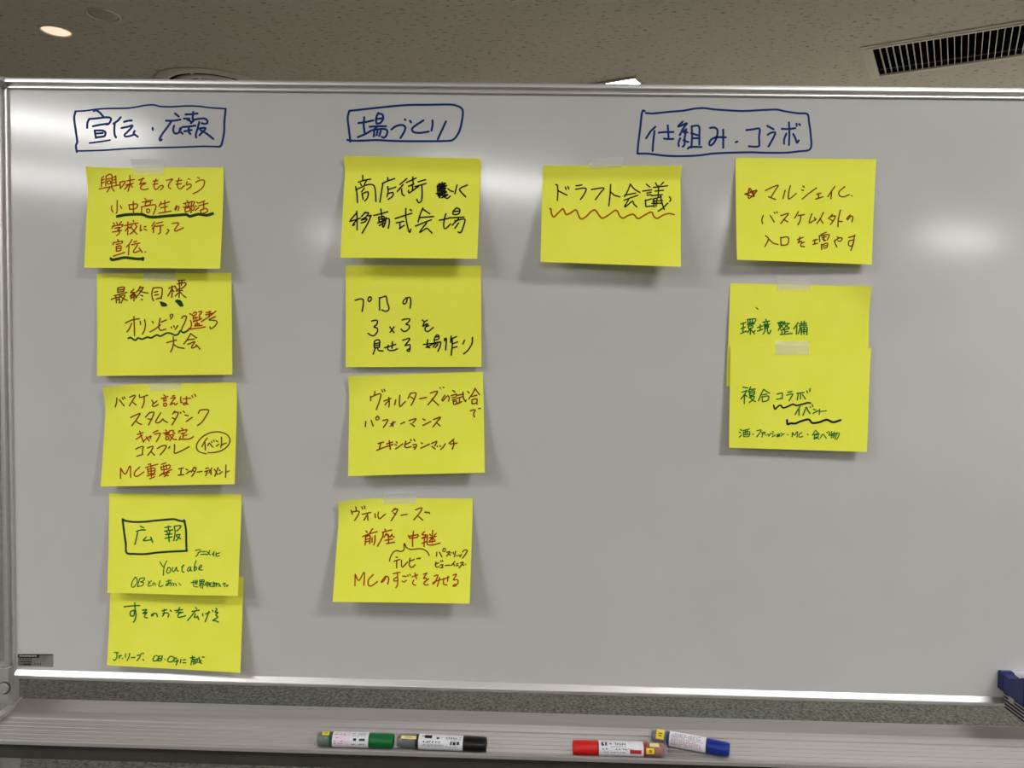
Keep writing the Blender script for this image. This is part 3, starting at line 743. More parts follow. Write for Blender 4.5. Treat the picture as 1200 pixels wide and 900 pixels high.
write('a3', 225, 500, 60, N_, 1.2, '''370,605 450,612 600,590 720,545 830,460 885,360 880,260 810,180 700,135 580,120 440,140 320,190 210,270 140,360 105,460 130,550 200,600 335,635 | 360,265 290,360 235,470 | 300,350 310,450 315,545 | 370,445 410,380 450,440 490,475 | 455,345 470,365
| 505,320 520,345 | 565,325 605,350 | 570,455 635,410 | 690,245 695,360 680,490 | 690,440 740,405 805,385''')
write('a3', 130, 538, 150, R_, 1.2, '''92,85 90,180 | 92,85 135,140 180,65 185,170 | 270,75 225,120 222,155 250,160 310,120 | 350,50 375,45 | 325,80 440,48 | 345,90 350,135 | 345,97 410,85 405,130 350,137 | 350,115 405,108 | 375,55 380,165 | 340,157 415,142 | 365,185 410,165
| 475,50 515,35 | 470,70 475,100 | 470,77 550,55 545,90 475,102 | 495,60 498,95 | 520,55 522,92 | 455,155 570,98 | 500,110 495,140 540,155 | 530,115 520,150 500,165 | 475,137 545,125''')
write('a3', 130, 538, 150, N_, 1.2, '''635,92 680,82 | 660,90 655,145 | 632,150 685,145 | 705,95 722,102 | 708,135 745,110 | 780,75 755,120 | 775,87 800,80 790,115 758,162 | 770,108 785,118 | 808,122 855,115 | 890,90 915,82 | 880,117 925,102 | 905,110 890,155
| 945,85 920,130 | 938,105 940,145 | 1005,80 975,160 | 970,95 1000,140 | 1015,100 1025,110 | 1015,140 1045,118 | 1080,55 1075,170 | 1075,127 1110,110''')
write('a4', 140, 605, 90, O_, 2.0, '50,45 100,70 220,88 400,85 550,68 700,55 850,45 940,68 1025,80 | 1010,60 1040,200 1045,400 1050,540 | 50,45 75,250 100,430 115,570 250,588 400,590 560,570 750,555 1055,540', 'drawn_box')
write('a4', 140, 605, 90, G_, 1.3, '''325,155 380,180 | 265,238 330,215 405,212 | 285,255 265,350 240,440 | 420,325 375,380 500,365 | 490,325 520,405 | 710,175 805,160 | 765,150 770,210 | 705,232 835,212 | 740,240 755,262 | 790,235 780,260 | 720,287 820,275 | 715,342 825,320 | 770,270 778,395
| 855,160 870,220 865,300 850,380 | 860,155 960,145 940,190 895,230 | 890,292 945,285 920,340 885,380 | 890,310 955,350''')
write('a4', 180, 640, 100, G_, 1.05, '''590,60 650,50 665,70 640,88 | 630,85 620,120 595,145 | 680,80 730,72 | 665,117 740,110 | 790,60 770,110 745,125 | 750,75 800,125 | 855,75 825,115 | 845,95 845,140 | 885,90 880,140 925,135 | 875,115 930,92 | 90,220 120,270 140,290 | 185,205 150,290 138,408
| 205,300 185,350 195,380 235,360 240,310 210,300 | 270,300 265,350 290,355 320,300 | 325,295 330,345 350,350 | 420,265 400,320 405,360 430,365 | 395,292 430,270 | 510,290 475,330 490,355 520,320 525,290 525,340 540,350 | 600,205 575,280 570,330 | 575,320 590,290 605,300 600,330 570,345
| 635,322 680,285 665,265 640,300 640,330 685,335''')
write('a4', 145, 675, 130, G_, 1.0, '''125,15 95,60 85,110 110,120 145,70 140,20 120,12 | 175,30 160,70 150,110 | 175,25 225,20 215,50 180,65 215,70 205,100 150,115 | 268,55 278,80 | 300,50 265,90 270,110 305,100 | 320,100 315,80 335,75 345,100 | 395,50 380,100 400,115 425,100 | 460,60 515,45
| 490,40 480,100 | 510,65 465,105 455,95 490,75 520,85 505,105 | 530,75 545,85 535,105 | 560,80 570,105 | 600,75 615,100 | 730,70 800,62 | 755,50 760,110 800,118 | 775,45 778,90 | 795,45 792,88 | 820,45 825,80 | 820,45 870,42 862,75 825,80 | 845,42 845,80 | 822,62 865,58
| 840,80 815,105 | 850,80 875,100 | 838,95 830,125 | 858,92 850,135 | 885,75 925,72 915,95 885,95 885,75 | 905,62 905,118 | 935,80 930,110 955,112 | 945,70 940,95 | 970,65 970,115 | 965,80 1000,78 | 985,70 985,110 965,112 | 1005,75 1005,115 | 1000,90 1035,80 1030,112
| 1045,100 1048,112 | 1070,85 1100,75 1085,100 1095,115 | 1110,95 1115,115 1130,95''')
write('a5', 140, 700, 120, G_, 1.3, '''55,110 140,100 240,95 | 180,65 185,130 195,200 185,260 165,290 | 180,150 140,160 125,190 140,220 170,210 178,160 | 270,150 320,145 275,190 325,175 300,205 300,235 330,240 | 405,190 385,220 375,205 405,188 435,192 445,225 | 500,160 555,145 | 525,140 520,200 505,220
| 510,190 560,180 580,200 570,230 | 595,150 610,165 | 650,155 740,145 | 705,120 690,160 665,180 | 690,178 720,170 | 745,175 705,185 685,215 700,235 775,215 | 895,120 905,135 | 850,165 935,150 | 885,165 850,210 800,270 | 890,195 880,235 920,225 | 915,220 930,260 | 975,190 980,215
| 1010,195 1060,175 | 1050,165 1030,220 1005,285 | 1090,150 1097,165 | 1130,130 1145,140 1120,175 1155,175 1130,210 1155,230 1100,265 1090,270 1130,275 1160,290''')
write('a5', 125, 755, 120, G_, 1.15, '''90,95 140,98 | 120,98 120,150 100,185 80,180 | 145,130 150,165 | 150,142 175,130 | 187,165 190,168 | 225,110 220,150 | 270,105 262,150 240,190 | 290,155 335,152 | 355,130 395,125 385,155 355,192 | 405,105 410,118 | 425,98 432,112 | 425,175 435,190
| 565,135 545,170 550,195 585,190 610,150 580,130 | 615,140 605,190 | 615,138 655,138 645,160 615,165 650,172 635,192 600,192 | 682,175 684,178 | 745,140 715,180 725,205 770,200 795,160 760,140 | 825,160 800,165 790,195 815,205 840,185 815,185 | 840,185 825,215 815,242
| 870,175 865,215 | 895,185 925,180 | 895,215 928,215 | 980,160 1035,150 | 1005,135 1008,155 | 1000,165 1030,175 | 995,185 990,240 | 995,187 1025,180 1020,235 | 995,207 1020,202 | 1045,175 1040,225 | 1050,172 1080,165 | 1065,170 1060,215 | 1085,150 1090,200 1115,225 | 1110,185 1080,215 | 1120,150 1145,148''')
# second column
write('b1', 405, 200, 150, K_, 1.45, '''160,45 162,90 | 120,108 180,90 235,80 | 140,120 150,140 | 195,95 175,130 | 95,150 105,200 112,300 | 95,180 150,155 215,130 265,140 280,200 285,290 | 150,200 175,165 | 155,215 165,270 | 155,217 210,200 205,255 180,285 | 395,65 395,95 | 345,120 400,95 460,75
| 350,120 335,210 322,295 | 395,150 400,200 | 400,177 470,155 | 395,212 390,245 | 395,217 445,205 440,240 400,270 | 575,75 510,130 | 540,130 485,195 | 525,170 530,220 550,235 | 570,112 660,70 | 630,60 635,130 | 590,147 640,125 | 615,135 630,150 625,190 | 590,185 595,210 680,150
| 680,105 750,85 | 650,150 755,120 | 715,140 718,220 710,285 685,300 668,270 | 870,130 940,120 865,150 950,140 870,170 945,165 860,190 940,190 865,215 950,200 870,235 960,225 900,255 | 905,110 900,200 880,255 | 925,115 930,240 | 880,120 885,240 | 860,140 870,240 900,230 950,260 980,240
| 850,215 900,225 | 960,170 985,190 1010,195 | 1045,135 1025,215 | 1140,135 1070,175 1125,245 | 105,380 108,470 108,555 | 40,475 80,465 140,445 | 100,400 45,465 | 105,460 65,515 85,505 | 185,390 150,430 | 175,400 215,395 195,430 150,460 | 150,465 200,450 180,480 145,490
| 240,420 205,500 155,585 | 215,425 242,420 | 265,420 330,405 395,385 | 330,360 340,420 350,530 | 310,435 315,480 | 310,437 360,430 355,470 315,480 | 315,458 358,450 | 300,492 370,470 | 315,515 365,490 | 380,440 375,480 360,525 | 360,457 405,450 410,490 400,540
| 465,450 540,425 620,400 | 565,355 565,430 580,520 600,580 612,548 | 605,365 618,375 | 475,490 545,475 | 510,490 510,540 | 505,545 550,512 | 725,350 700,410 680,480 | 730,365 790,405 | 690,440 825,430 | 655,520 740,485 805,460 | 760,490 720,540 695,580 750,545 765,540 810,585
| 940,405 925,460 920,520 935,545 985,500 | 880,465 930,455 985,440 | 1040,350 1010,380 1010,410 1060,405 1070,365 1040,348 | 1015,385 1062,378 | 990,442 1110,435 | 1060,450 1000,512 | 1025,472 1115,455 1105,520 1080,580 1055,575 | 1060,490 1025,540''')
write('b2', 405, 335, 150, K_, 1.4, '''90,135 140,122 165,130 165,180 155,240 | 220,105 210,130 220,148 240,130 238,105 220,105 | 318,110 318,170 320,228 | 318,114 350,105 380,98 390,150 408,210 395,232 370,238 340,225 | 570,110 540,145 545,170 570,155 580,115 605,110 612,150 605,210
| 245,330 280,322 300,330 290,365 265,385 295,395 300,425 270,465 240,465 212,445 | 415,385 455,438 | 455,385 418,435 | 530,320 570,310 602,312 590,340 565,360 595,370 595,400 565,425 540,425 520,405 | 720,320 740,335 765,322 | 740,335 725,380 760,355 | 770,355 745,400 750,420 775,428 822,390 | 750,385 780,372
| 270,520 268,575 | 270,520 300,505 320,515 318,575 | 275,542 315,535 | 275,560 315,555 | 272,580 318,575 | 280,580 258,640 | 300,580 310,605 350,610 | 365,580 420,565 470,548 | 440,525 435,585 | 400,555 395,590 410,605 450,605 485,590
| 535,510 600,492 585,525 555,560 600,550 605,580 595,615 575,605 595,590 | 730,550 800,540 | 770,505 765,570 790,580 | 755,577 830,540 | 830,500 835,535 | 835,490 855,460 875,470 870,500 835,507 | 840,482 870,475 | 800,542 880,525 | 850,535 820,575 | 840,547 890,525 885,570 865,612 | 865,550 840,580
| 945,490 925,515 | 925,495 945,497 938,600 | 990,470 985,530 | 985,502 1040,475 | 1000,490 1000,560 990,650 | 1005,542 1050,525 | 1005,582 1045,570 | 1115,510 1100,545 | 1190,485 1185,540 1150,600 1108,638''')
write('b3', 425, 450, 150, N_, 1.3, '''115,70 112,100 | 75,115 75,155 | 75,125 130,100 170,95 160,150 128,240 | 180,55 190,75 | 200,50 210,68 | 200,160 265,135 | 245,125 250,180 245,215 | 240,160 210,195 | 310,150 300,195 | 350,105 345,160 350,210 400,165 | 450,85 425,135 | 455,85 500,85 485,140 455,200 | 450,120 480,140
| 535,138 598,125 | 635,85 700,68 680,110 612,195 | 650,140 710,198 | 724,34 728,38 | 756,30 760,34 | 770,105 745,145 750,160 785,120 800,110 812,130 805,160 | 845,60 865,75 | 830,110 880,95 | 840,130 880,120 | 842,150 885,140 | 850,162 855,190 880,185 878,160 850,165 | 880,107 945,95
| 895,132 930,120 | 910,130 905,180 | 885,187 930,165 | 940,75 945,130 965,165 970,150 | 985,70 998,85 | 1055,40 1030,90 995,140 | 1055,45 1095,100 | 1025,117 1070,105 | 1025,147 1025,185 | 1025,147 1070,140 1065,178 1025,185 | 1072,184 1075,187 | 1010,250 1055,242 1040,280 1048,310 | 1085,230 1105,228''')
write('b3', 420, 482, 150, N_, 1.3, '''70,95 65,142 | 120,85 138,138 | 180,45 162,65 175,82 195,65 180,45 | 230,87 275,78 260,115 235,150 | 305,117 345,100 | 325,95 325,142 | 325,115 300,140 | 398,117 435,100 | 475,87 540,70 510,110 | 490,115 525,140 | 605,72 625,82 | 605,132 680,95 | 705,77 770,55 740,95 700,145 | 730,105 765,135
| 185,302 235,288 | 210,300 195,355 | 172,365 250,335 325,310 | 265,305 320,288 | 290,275 295,320 300,355 | 355,288 365,298 | 345,312 358,318 | 348,352 375,335 415,305 | 445,280 435,330 455,340 495,330 | 440,312 485,290 | 490,265 495,275 | 520,262 530,278
| 510,315 545,312 540,335 525,355 | 515,337 540,335 | 590,295 602,302 | 585,345 620,330 665,308 | 685,302 735,282 715,325 | 690,330 720,352 | 738,325 742,332 | 765,322 770,330 | 815,305 795,335 772,358 | 895,260 850,300 | 860,307 925,298 | 890,275 895,310 880,355''')
write('b4', 405, 590, 120, N_, 1.25, '''120,40 125,80 | 65,80 80,125 | 75,100 155,90 150,130 105,200 | 190,40 200,65 | 220,30 228,60 | 195,127 295,105 | 255,110 262,195 | 250,140 215,195 | 345,120 350,165 | 385,100 380,150 400,178 465,125 | 580,55 545,95 | 570,72 610,65 590,115 535,200 | 560,110 590,125 | 650,138 720,125
| 820,75 880,50 895,60 860,120 800,190 | 840,140 905,195 | 930,105 945,98 955,110 975,100 985,118''')
write('b4', 405, 590, 120, R_, 1.3, '''240,320 255,340 | 318,295 285,340 | 200,388 280,355 368,330 | 235,385 230,485 | 235,392 285,375 285,470 | 235,422 280,412 | 235,450 280,440 | 310,400 312,455 | 345,375 345,440 330,485 | 460,300 470,325 | 430,337 540,310 | 445,335 430,400 375,500 | 480,350 450,395 | 480,365 510,385
| 545,360 520,395 | 540,375 570,395 | 500,360 505,465 | 465,432 550,415 | 480,470 575,452 | 735,375 755,410 | 740,387 850,365 840,395 760,407 | 795,325 785,420 785,500 | 925,330 895,365 945,370 900,410 | 895,402 945,395 | 925,400 920,505 | 895,467 950,445 | 960,370 955,450 960,480 1020,485 1105,465
| 985,360 1000,375 | 1020,315 1015,460 | 1060,350 1040,375 | 980,402 1060,385 | 1010,405 985,440 | 1025,405 1045,425 | 975,452 1050,440''')
write('b4', 450, 630, 120, N_, 1.15, '65,275 75,230 110,170 150,152 200,162 235,140 235,75 245,70 260,110 310,138 400,130 460,135 510,170 530,210', 'curved_brace')
write('b4', 450, 630, 120, N_, 1.2, '''140,226 158,232 | 115,277 185,255 | 150,265 148,355 | 205,265 205,330 220,345 275,285 | 305,240 295,310 310,345 335,345 365,320 | 300,277 355,255 | 385,250 405,240 412,248 428,238 | 620,170 615,215 | 650,170 680,225 | 700,125 688,150 705,165 722,145 710,122 695,130
| 735,172 770,165 735,215 | 755,185 775,205 | 785,175 790,180 | 810,170 815,190 | 840,160 830,200 825,225 | 855,205 858,215 | 880,205 882,212 | 910,195 890,225 | 920,167 945,145 975,150 955,195 920,240 | 610,285 602,320 615,345 645,340 | 605,312 640,295 | 665,270 668,282 | 685,265 688,280
| 660,322 690,315 680,345 | 660,352 690,352 | 720,325 775,322 | 830,280 790,325 | 815,300 825,330 | 850,310 870,305 | 845,327 870,328 | 895,297 930,290 880,355 | 910,310 935,325 | 955,312 957,315''')
write('b4', 405, 662, 150, R_, 1.2, '''90,90 88,195 | 90,87 125,145 175,70 172,190 | 260,90 215,140 215,190 245,195 300,155 | 375,105 340,150 335,165 365,140 385,105 405,125 395,180 | 445,82 510,68 | 485,70 490,150 485,190 472,212 | 485,112 455,130 455,150 487,148 | 535,105 570,108 | 530,150 545,160 570,145 | 580,95 588,105
| 600,88 608,98 | 625,112 675,92 | 650,75 665,130 | 640,140 628,175 655,190 | 730,87 765,75 | 760,75 730,130 750,120 765,140 | 780,130 735,165 740,185 775,185 | 830,105 865,95 845,150 820,180 820,165 895,135 | 880,120 870,165 860,200 | 905,137 970,115 | 960,105 955,155 | 920,125 920,180 950,185
| 1005,97 1040,88 1010,140 1045,135 1055,165 1025,200 1005,195 1030,180''')
# third and fourth columns
write('c1', 640, 205, 150, K_, 1.35, '''90,92 105,95 110,160 105,240 | 115,150 195,190 | 180,115 188,135 | 205,110 212,130 | 278,102 335,95 | 275,134 370,125 360,175 322,230 | 425,137 540,122 510,165 462,232 | 605,90 600,180 588,290 | 605,160 640,190 690,205 | 790,85 765,150 735,205 | 790,90 830,135 880,165 | 735,192 840,170
| 730,237 860,190 | 775,225 735,300 760,285 810,245 820,270 850,300 | 940,88 972,115 | 905,152 990,140 | 945,170 985,162 | 945,190 985,185 | 930,235 935,295 | 930,242 985,225 | 940,297 1000,290 | 1025,75 1040,100 | 1100,70 1075,95 | 1005,117 1138,102 | 1020,152 1098,145 | 1055,100 1050,215
| 990,195 1090,185 | 1000,227 1080,205 | 990,267 1090,265 | 1010,235 1010,300 | 1040,220 1030,295 | 1070,190 1085,260 1108,325 | 1140,265 1095,310 1050,340 | 1155,205 1168,225 1160,250 | 1000,247 1090,240''')
M['orange_ink'] = mat('orange_marker_ink', srgb(176, 82, 8), 0.7, spec=0.1)
write('c1', 640, 205, 150, 'orange_ink', 1.5, '''35,315 45,320 50,360 70,395 110,360 155,318 170,340 190,372 230,355 280,328 300,370 325,412 370,395 420,345 460,330 490,370 525,405 580,380 655,332 690,385 720,405 770,380 820,370 860,410 910,385 985,348 1010,390 1040,408 1100,375 1150,362 1200,372''', 'underline')
write('d1', 865, 210, 150, N_, 1.2, '''62,140 175,105 100,180 105,85 150,160 62,140 | 255,107 320,75 375,58 350,100 310,165 | 285,165 350,190 | 440,105 420,182 | 490,60 475,120 475,185 545,135 | 605,65 620,75 | 595,100 612,105 | 600,188 655,140 735,82 | 735,142 775,130 | 755,135 752,180 | 725,188 795,165
| 905,70 870,120 840,165 | 875,125 870,185 | 1000,70 945,120 950,155 990,165 1040,145 | 1062,154 1065,157 | 235,340 222,380 228,415 | 300,340 338,400 | 338,310 345,320 | 360,305 367,315 | 400,342 470,322 440,365 400,415 | 425,375 465,400 | 565,305 530,365 | 560,342 620,332 | 590,340 580,390 560,428
| 690,325 675,370 668,410 730,375 | 715,360 725,385 | 800,310 770,370 738,415 | 765,370 795,412 | 885,330 845,370 | 870,352 910,345 895,385 865,425 | 860,375 885,390 | 958,290 940,370 935,445 | 940,395 975,397 | 1050,335 1018,370 1025,380 1060,345 1075,355 1065,400
| 258,530 285,560 250,632 | 285,560 330,600 375,612 | 398,545 402,620 | 398,550 468,545 462,610 402,620 | 555,567 610,545 | 580,540 570,580 560,600 590,580 600,600 | 620,590 590,605 590,630 620,632 | 700,577 745,565 | 720,565 715,610 | 700,612 745,600 | 775,520 825,498 | 760,530 765,585
| 760,532 850,520 835,570 | 785,547 825,540 | 790,560 820,575 | 800,530 805,580 | 780,610 782,660 | 782,617 835,600 830,640 800,645 | 795,627 825,622 | 900,582 950,550 975,555 960,580 935,578 | 910,570 905,590 925,635 | 930,540 940,555 | 1035,547 1095,530 | 1090,525 1080,600 1055,668 | 1080,570 1040,580 1035,620 1065,625 1080,590''')
write('d1', 865, 210, 150, R_, 0.9, '75,135 160,120 | 105,100 140,150')
write('d2', 860, 365, 100, G_, 1.25, '''95,177 165,155 | 135,165 125,300 | 100,242 160,220 | 95,312 175,275 | 190,110 200,160 | 190,112 305,105 285,155 200,165 | 225,110 230,160 | 260,108 258,155 | 190,187 290,175 | 205,207 265,200 260,230 205,237 205,207 | 235,235 190,295 | 235,250 230,320 | 240,260 290,315 | 275,290 298,270
| 370,185 370,265 | 330,227 400,205 | 330,277 405,250 | 450,110 455,135 | 405,152 500,135 | 430,155 440,175 | 475,150 465,175 | 415,192 500,180 | 430,195 432,235 | 430,202 485,195 480,230 432,237 | 435,217 480,212 | 440,240 430,285 410,318 | 470,240 475,290 495,315 520,265
| 615,162 690,145 | 660,140 655,240 | 630,170 635,200 | 630,177 690,165 685,195 635,202 | 655,205 625,265 | 665,205 690,225 | 715,140 695,180 | 710,167 780,170 | 765,175 720,225 690,250 | 715,185 780,235 | 660,262 770,245 | 715,255 715,320 | 720,287 760,280 | 675,280 675,320 | 650,325 820,308
| 905,155 870,205 840,245 | 885,200 880,320 | 920,177 1020,165 | 950,140 955,185 | 990,135 985,180 | 920,202 1025,190 | 935,205 920,270 905,310 | 945,230 950,325 | 945,232 1025,220 1025,325 | 945,262 1020,252 | 945,287 1020,280 | 985,225 985,320''')
write('d2', 840, 315, 200, K_, 0.9, '275,272 290,285')
write('d3', 860, 445, 100, G_, 1.25, '''125,105 195,115 | 110,177 185,150 | 180,160 150,205 100,270 | 150,200 145,335 | 155,215 185,235 | 235,100 205,165 | 225,137 300,130 | 215,160 220,220 | 215,167 285,155 280,210 220,222 | 220,192 280,182 | 245,220 215,255 | 235,242 290,235 265,280 215,320 | 235,255 265,290 305,305
| 420,135 385,200 345,295 | 425,140 500,190 | 400,212 465,200 | 395,235 400,305 | 395,242 485,230 475,290 405,310 | 605,202 680,190 675,265 | 600,275 680,262 | 755,177 815,165 | 740,217 825,200 805,245 775,295 | 885,192 985,180 | 905,195 890,285 | 940,185 935,270 | 965,210 1005,270
| 1025,155 1035,185 | 1070,125 1065,165 | 930,375 895,430 860,490 | 915,400 915,500 | 970,500 1000,430 1020,385 1040,430 1070,475 | 1070,380 1080,390 | 1100,350 1110,375 | 1120,415 1150,425 | 1110,475 1185,435''')
write('d3', 860, 445, 100, K_, 1.7, '560,360 570,400 582,412 620,375 660,360 690,395 760,375 830,345 880,362 960,345 1040,322 1075,328', 'underline')
write('d3', 860, 480, 150, K_, 2.1, '498,98 503,138 530,128 575,130 620,112 700,92 735,125 800,118 870,95 930,118 1000,98', 'underline')
write('d3', 860, 480, 150, G_, 1.05, '''803,-5 800,45 | 800,18 865,12 | 60,185 72,195 | 50,210 62,218 | 50,258 70,240 | 85,197 145,182 | 90,210 92,250 | 90,212 145,205 140,250 92,254 | 108,190 105,235 | 122,190 125,235 | 95,237 140,230 | 179,228 183,231 | 215,198 255,190 245,215 215,255 | 260,217 295,212 280,230 | 270,220 262,258
| 300,235 305,242 | 318,230 322,238 | 345,220 325,250 | 360,205 372,210 | 355,225 368,230 | 358,255 390,238 | 405,234 428,228 425,250 402,254 | 405,244 425,240 | 440,220 450,225 | 440,248 472,225 | 502,235 506,236 | 548,215 545,255 | 548,215 568,240 595,205 592,258 | 635,215 610,235 612,258 645,252 | 690,228 695,235
| 765,195 735,240 | 768,198 800,230 | 750,234 785,225 | 755,240 752,275 | 755,242 790,235 785,260 755,262 | 752,277 775,268 | 770,255 800,278 | 810,265 835,230 865,268 | 870,212 875,220 | 885,205 890,212 | 900,215 890,240 | 915,205 915,265 | 895,242 930,225 | 940,210 925,245 | 935,227 985,220 975,260 960,280
| 950,228 930,262 | 965,228 945,275''')
PART_LABEL = {'blue_ink': 'blue boxed heading', 'red_ink': 'red-brown writing', 'brown_ink': 'brown writing', 'green_ink': 'green writing',
              'olive_ink': 'dark green marks', 'black_ink': 'black writing', 'orange_ink': 'orange wavy line'}
BOARD = Board()
def clusters(P, K):
    """strokes that stand close together: the words and lines of the writing"""
    n = K[-1]+1
    lo = np.array([P[K == k].min(0) for k in range(n)]); hi = np.array([P[K == k].max(0) for k in range(n)])
    sz = (hi-lo).max(1); root = list(range(n))
    def find(a):
        while root[a] != a: a = root[a]
        return a
    for a in range(n):
        for b in range(a):
            g = np.maximum(0, np.maximum(lo[a]-hi[b], lo[b]-hi[a]))
            if math.hypot(g[0], g[1]*1.6) <= max(13.0, 0.4*max(sz[a], sz[b])): root[find(a)] = find(b)
    return np.array([find(k) for k in range(n)])[K]
for (tg, ink, part), (P, F, K) in INK.items():
    sf = BOARD if tg[0] == 'h' else NOTES[tg]
    P = np.array(P); K = np.array(K)
    u, v = invert(sf, P)
    X = sf.S(u, v)
    X[:, 1] -= (0.00012 if tg[0] == 'h' else 0.00030)+K*7e-7
    if tg[0] == 'h':
        o = wpart(pyobj('heading', X, F, M[ink])); o['label'] = 'blue boxed heading'
        continue
    C = clusters(P, K)
    for c in sorted(set(C)):
        idx = np.nonzero(C == c)[0]; mp = {int(a): i for i, a in enumerate(idx)}
        o = pyobj(part, X[idx]-sf.org, [tuple(mp[a] for a in f) for f in F if f[0] in mp], M[ink], sf.o)
        o['label'] = PART_LABEL[ink]

# ================================================================== markers in the tray
def basis(A):
    A = Vector(A).normalized()
    e1 = Vector((0, -0.88, 0.47)); e1 = (e1-A*e1.dot(A)).normalized()
    e2 = A.cross(e1)
    if e2.z < 0: e2 = -e2
    return A, e1, e2
M['label_white'] = noise_mat('white_label', srgb(222, 222, 228), srgb(230, 230, 236), 200, rough=0.45)
M['label_pink'] = noise_mat('pale_pink_label', srgb(226, 208, 220), srgb(232, 218, 228), 200, rough=0.45)
M['sticker_yellow'] = mat('yellow_sticker', srgb(236, 206, 40), 0.5)
M['sticker_cream'] = mat('cream_sticker', srgb(238, 222, 150), 0.5)
M['clear_plastic'] = mat('clear_plastic', srgb(196, 198, 190), 0.15, alpha=0.22)
M['print_grey'] = mat('grey_print', srgb(66, 68, 80), 0.5)
M['print_red'] = mat('red_print', srgb(176, 30, 36), 0.5)
M['print_green'] = mat('green_print', srgb(16, 66, 44), 0.5)
PR = 0.0104
def marker(pL, pR, z, label, cap, ring, tank, secs, prints, cap_left=False, taper=0.0):
    """pL, pR: pixels of the two ends of its axis. secs: fractions from the clear tail: (tail, tank, label end)"""
    a, b = Vector(unp(pL, z=z)), Vector(unp(pR, z=z))
    if cap_left: a, b = b, a                       # a = clear tail end, b = cap end
    L_ = (b-a).length; A, e1, e2 = basis(b-a)
    c = (a+b)/2
    t = thing('whiteboard_marker', label, 'marker', c, 'markers in the tray')
    def to(bm):                                     # local z along the body from the tail
        mx = Matrix.Identity(4)
        for i in range(3): mx[i][0], mx[i][1], mx[i][2], mx[i][3] = e1[i], A.cross(e1)[i], A[i], (a-c)[i]
        bmesh.ops.transform(bm, matrix=mx, verts=bm.verts[:])
    def lathe(name, prof, mt):
        bm = bmesh.new(); add_lathe(bm, prof, seg=36); to(bm); return obj(name, bm, mt, t, True)
    s0, s1, s2 = [f*L_ for f in secs]
    r = PR
    lathe('clear_tail', [(0, 0.0), (r*0.80, 0.0), (r*0.86, 0.0008), (r*0.88, 0.004), (r*0.93, 0.0046), (r*0.95, s1-0.004)], M['clear_plastic'])
    lathe('ink_tank', [(0, 0.0035), (r*0.60, 0.0035), (r*0.78, 0.0048), (r*0.88, s0+0.001), (r*0.88, s1-0.004)], tank)
    lathe('barrel', [(r*0.90, s1-0.0045), (r*0.985, s1-0.0040), (r*0.985, s2+0.0015), (r*0.93, s2+0.0018), (r*0.93, s2+0.006)], ring)
    lab_ = lathe('label_wrap', [(r*0.99, s1), (r, s1+0.0001), (r, s2), (r*0.99, s2+0.0001)], M['label_white'])
    cp = lathe('cap', [(r*0.80, s2+0.0022), (r*0.97, s2+0.0022), (r*0.985, s2+0.0032), (r*(0.97-taper*0.5), L_-0.006), (r*(0.93-taper), L_-0.0012), (r*(0.90-taper), L_-0.0002), (r*(0.70-taper), L_), (r*(0.66-taper), L_-0.0016), (0, L_-0.0016)], cap)
    sg = 1 if A.x > 0 else -1
    def patch(h0, h1, a0, a1, rr):
        n = max(2, int(abs(a1-a0)/8)+1); vs = []
        for k in range(n+1):
            an = math.radians(a0+(a1-a0)*k/n)
            d = e1*math.cos(an)+e2*math.sin(an)
            vs += [a-c+A*h0+d*rr, a-c+A*h1+d*rr]
        return vs, [(2*k, 2*k+1, 2*k+3, 2*k+2) for k in range(n)]
    by = {}
    for (h0, h1, a0, a1, key) in prints:
        dep = 0.00015 if key in ('label_pink',) else 0.0003
        vs, fs = patch(h0*L_, h1*L_, a0, a1, r+dep)
        V, F = by.setdefault(key, ([], []))
        b_ = len(V); V += vs; F += [tuple(b_+i for i in f) for f in fs]
    for key, (V, F) in by.items():
        nm = {'sticker_yellow': 'round_sticker', 'sticker_cream': 'price_sticker', 'label_pink': 'label_panel'}.get(key, 'label_print')
        if key.startswith('sticker'): nm = 'sticker'
        o = pyobj(nm, V, F, M[key], t); o['label'] = {'sticker_yellow': 'yellow sticker', 'sticker_cream': 'cream sticker', 'label_pink': 'pale pink panel'}.get(key, 'small printing')
    return t
def textrow(h0, h1, ang, hgt, n, key, seed):
    r_ = random.Random(seed); out = []; hgt *= 1.3; n = max(3, int(n*0.85))
    st = (h1-h0)/n
    for k in range(n):
        if r_.random() < 0.12: continue
        q = h0+k*st
        kind = r_.random()
        if kind < 0.4: out += [(q, q+st*0.25, ang-hgt/2, ang+hgt/2, key), (q, q+st*0.7, ang+hgt*0.25, ang+hgt/2, key)]
        elif kind < 0.7: out += [(q+st*0.3, q+st*0.55, ang-hgt/2, ang+hgt/2, key), (q, q+st*0.75, ang-hgt*0.1, ang+hgt*0.15, key)]
        else: out += [(q, q+st*0.7, ang-hgt/2, ang-hgt*0.2, key), (q+st*0.4, q+st*0.7, ang-hgt/2, ang+hgt/2, key)]
    return out
ZM = TZ+PR+0.0004
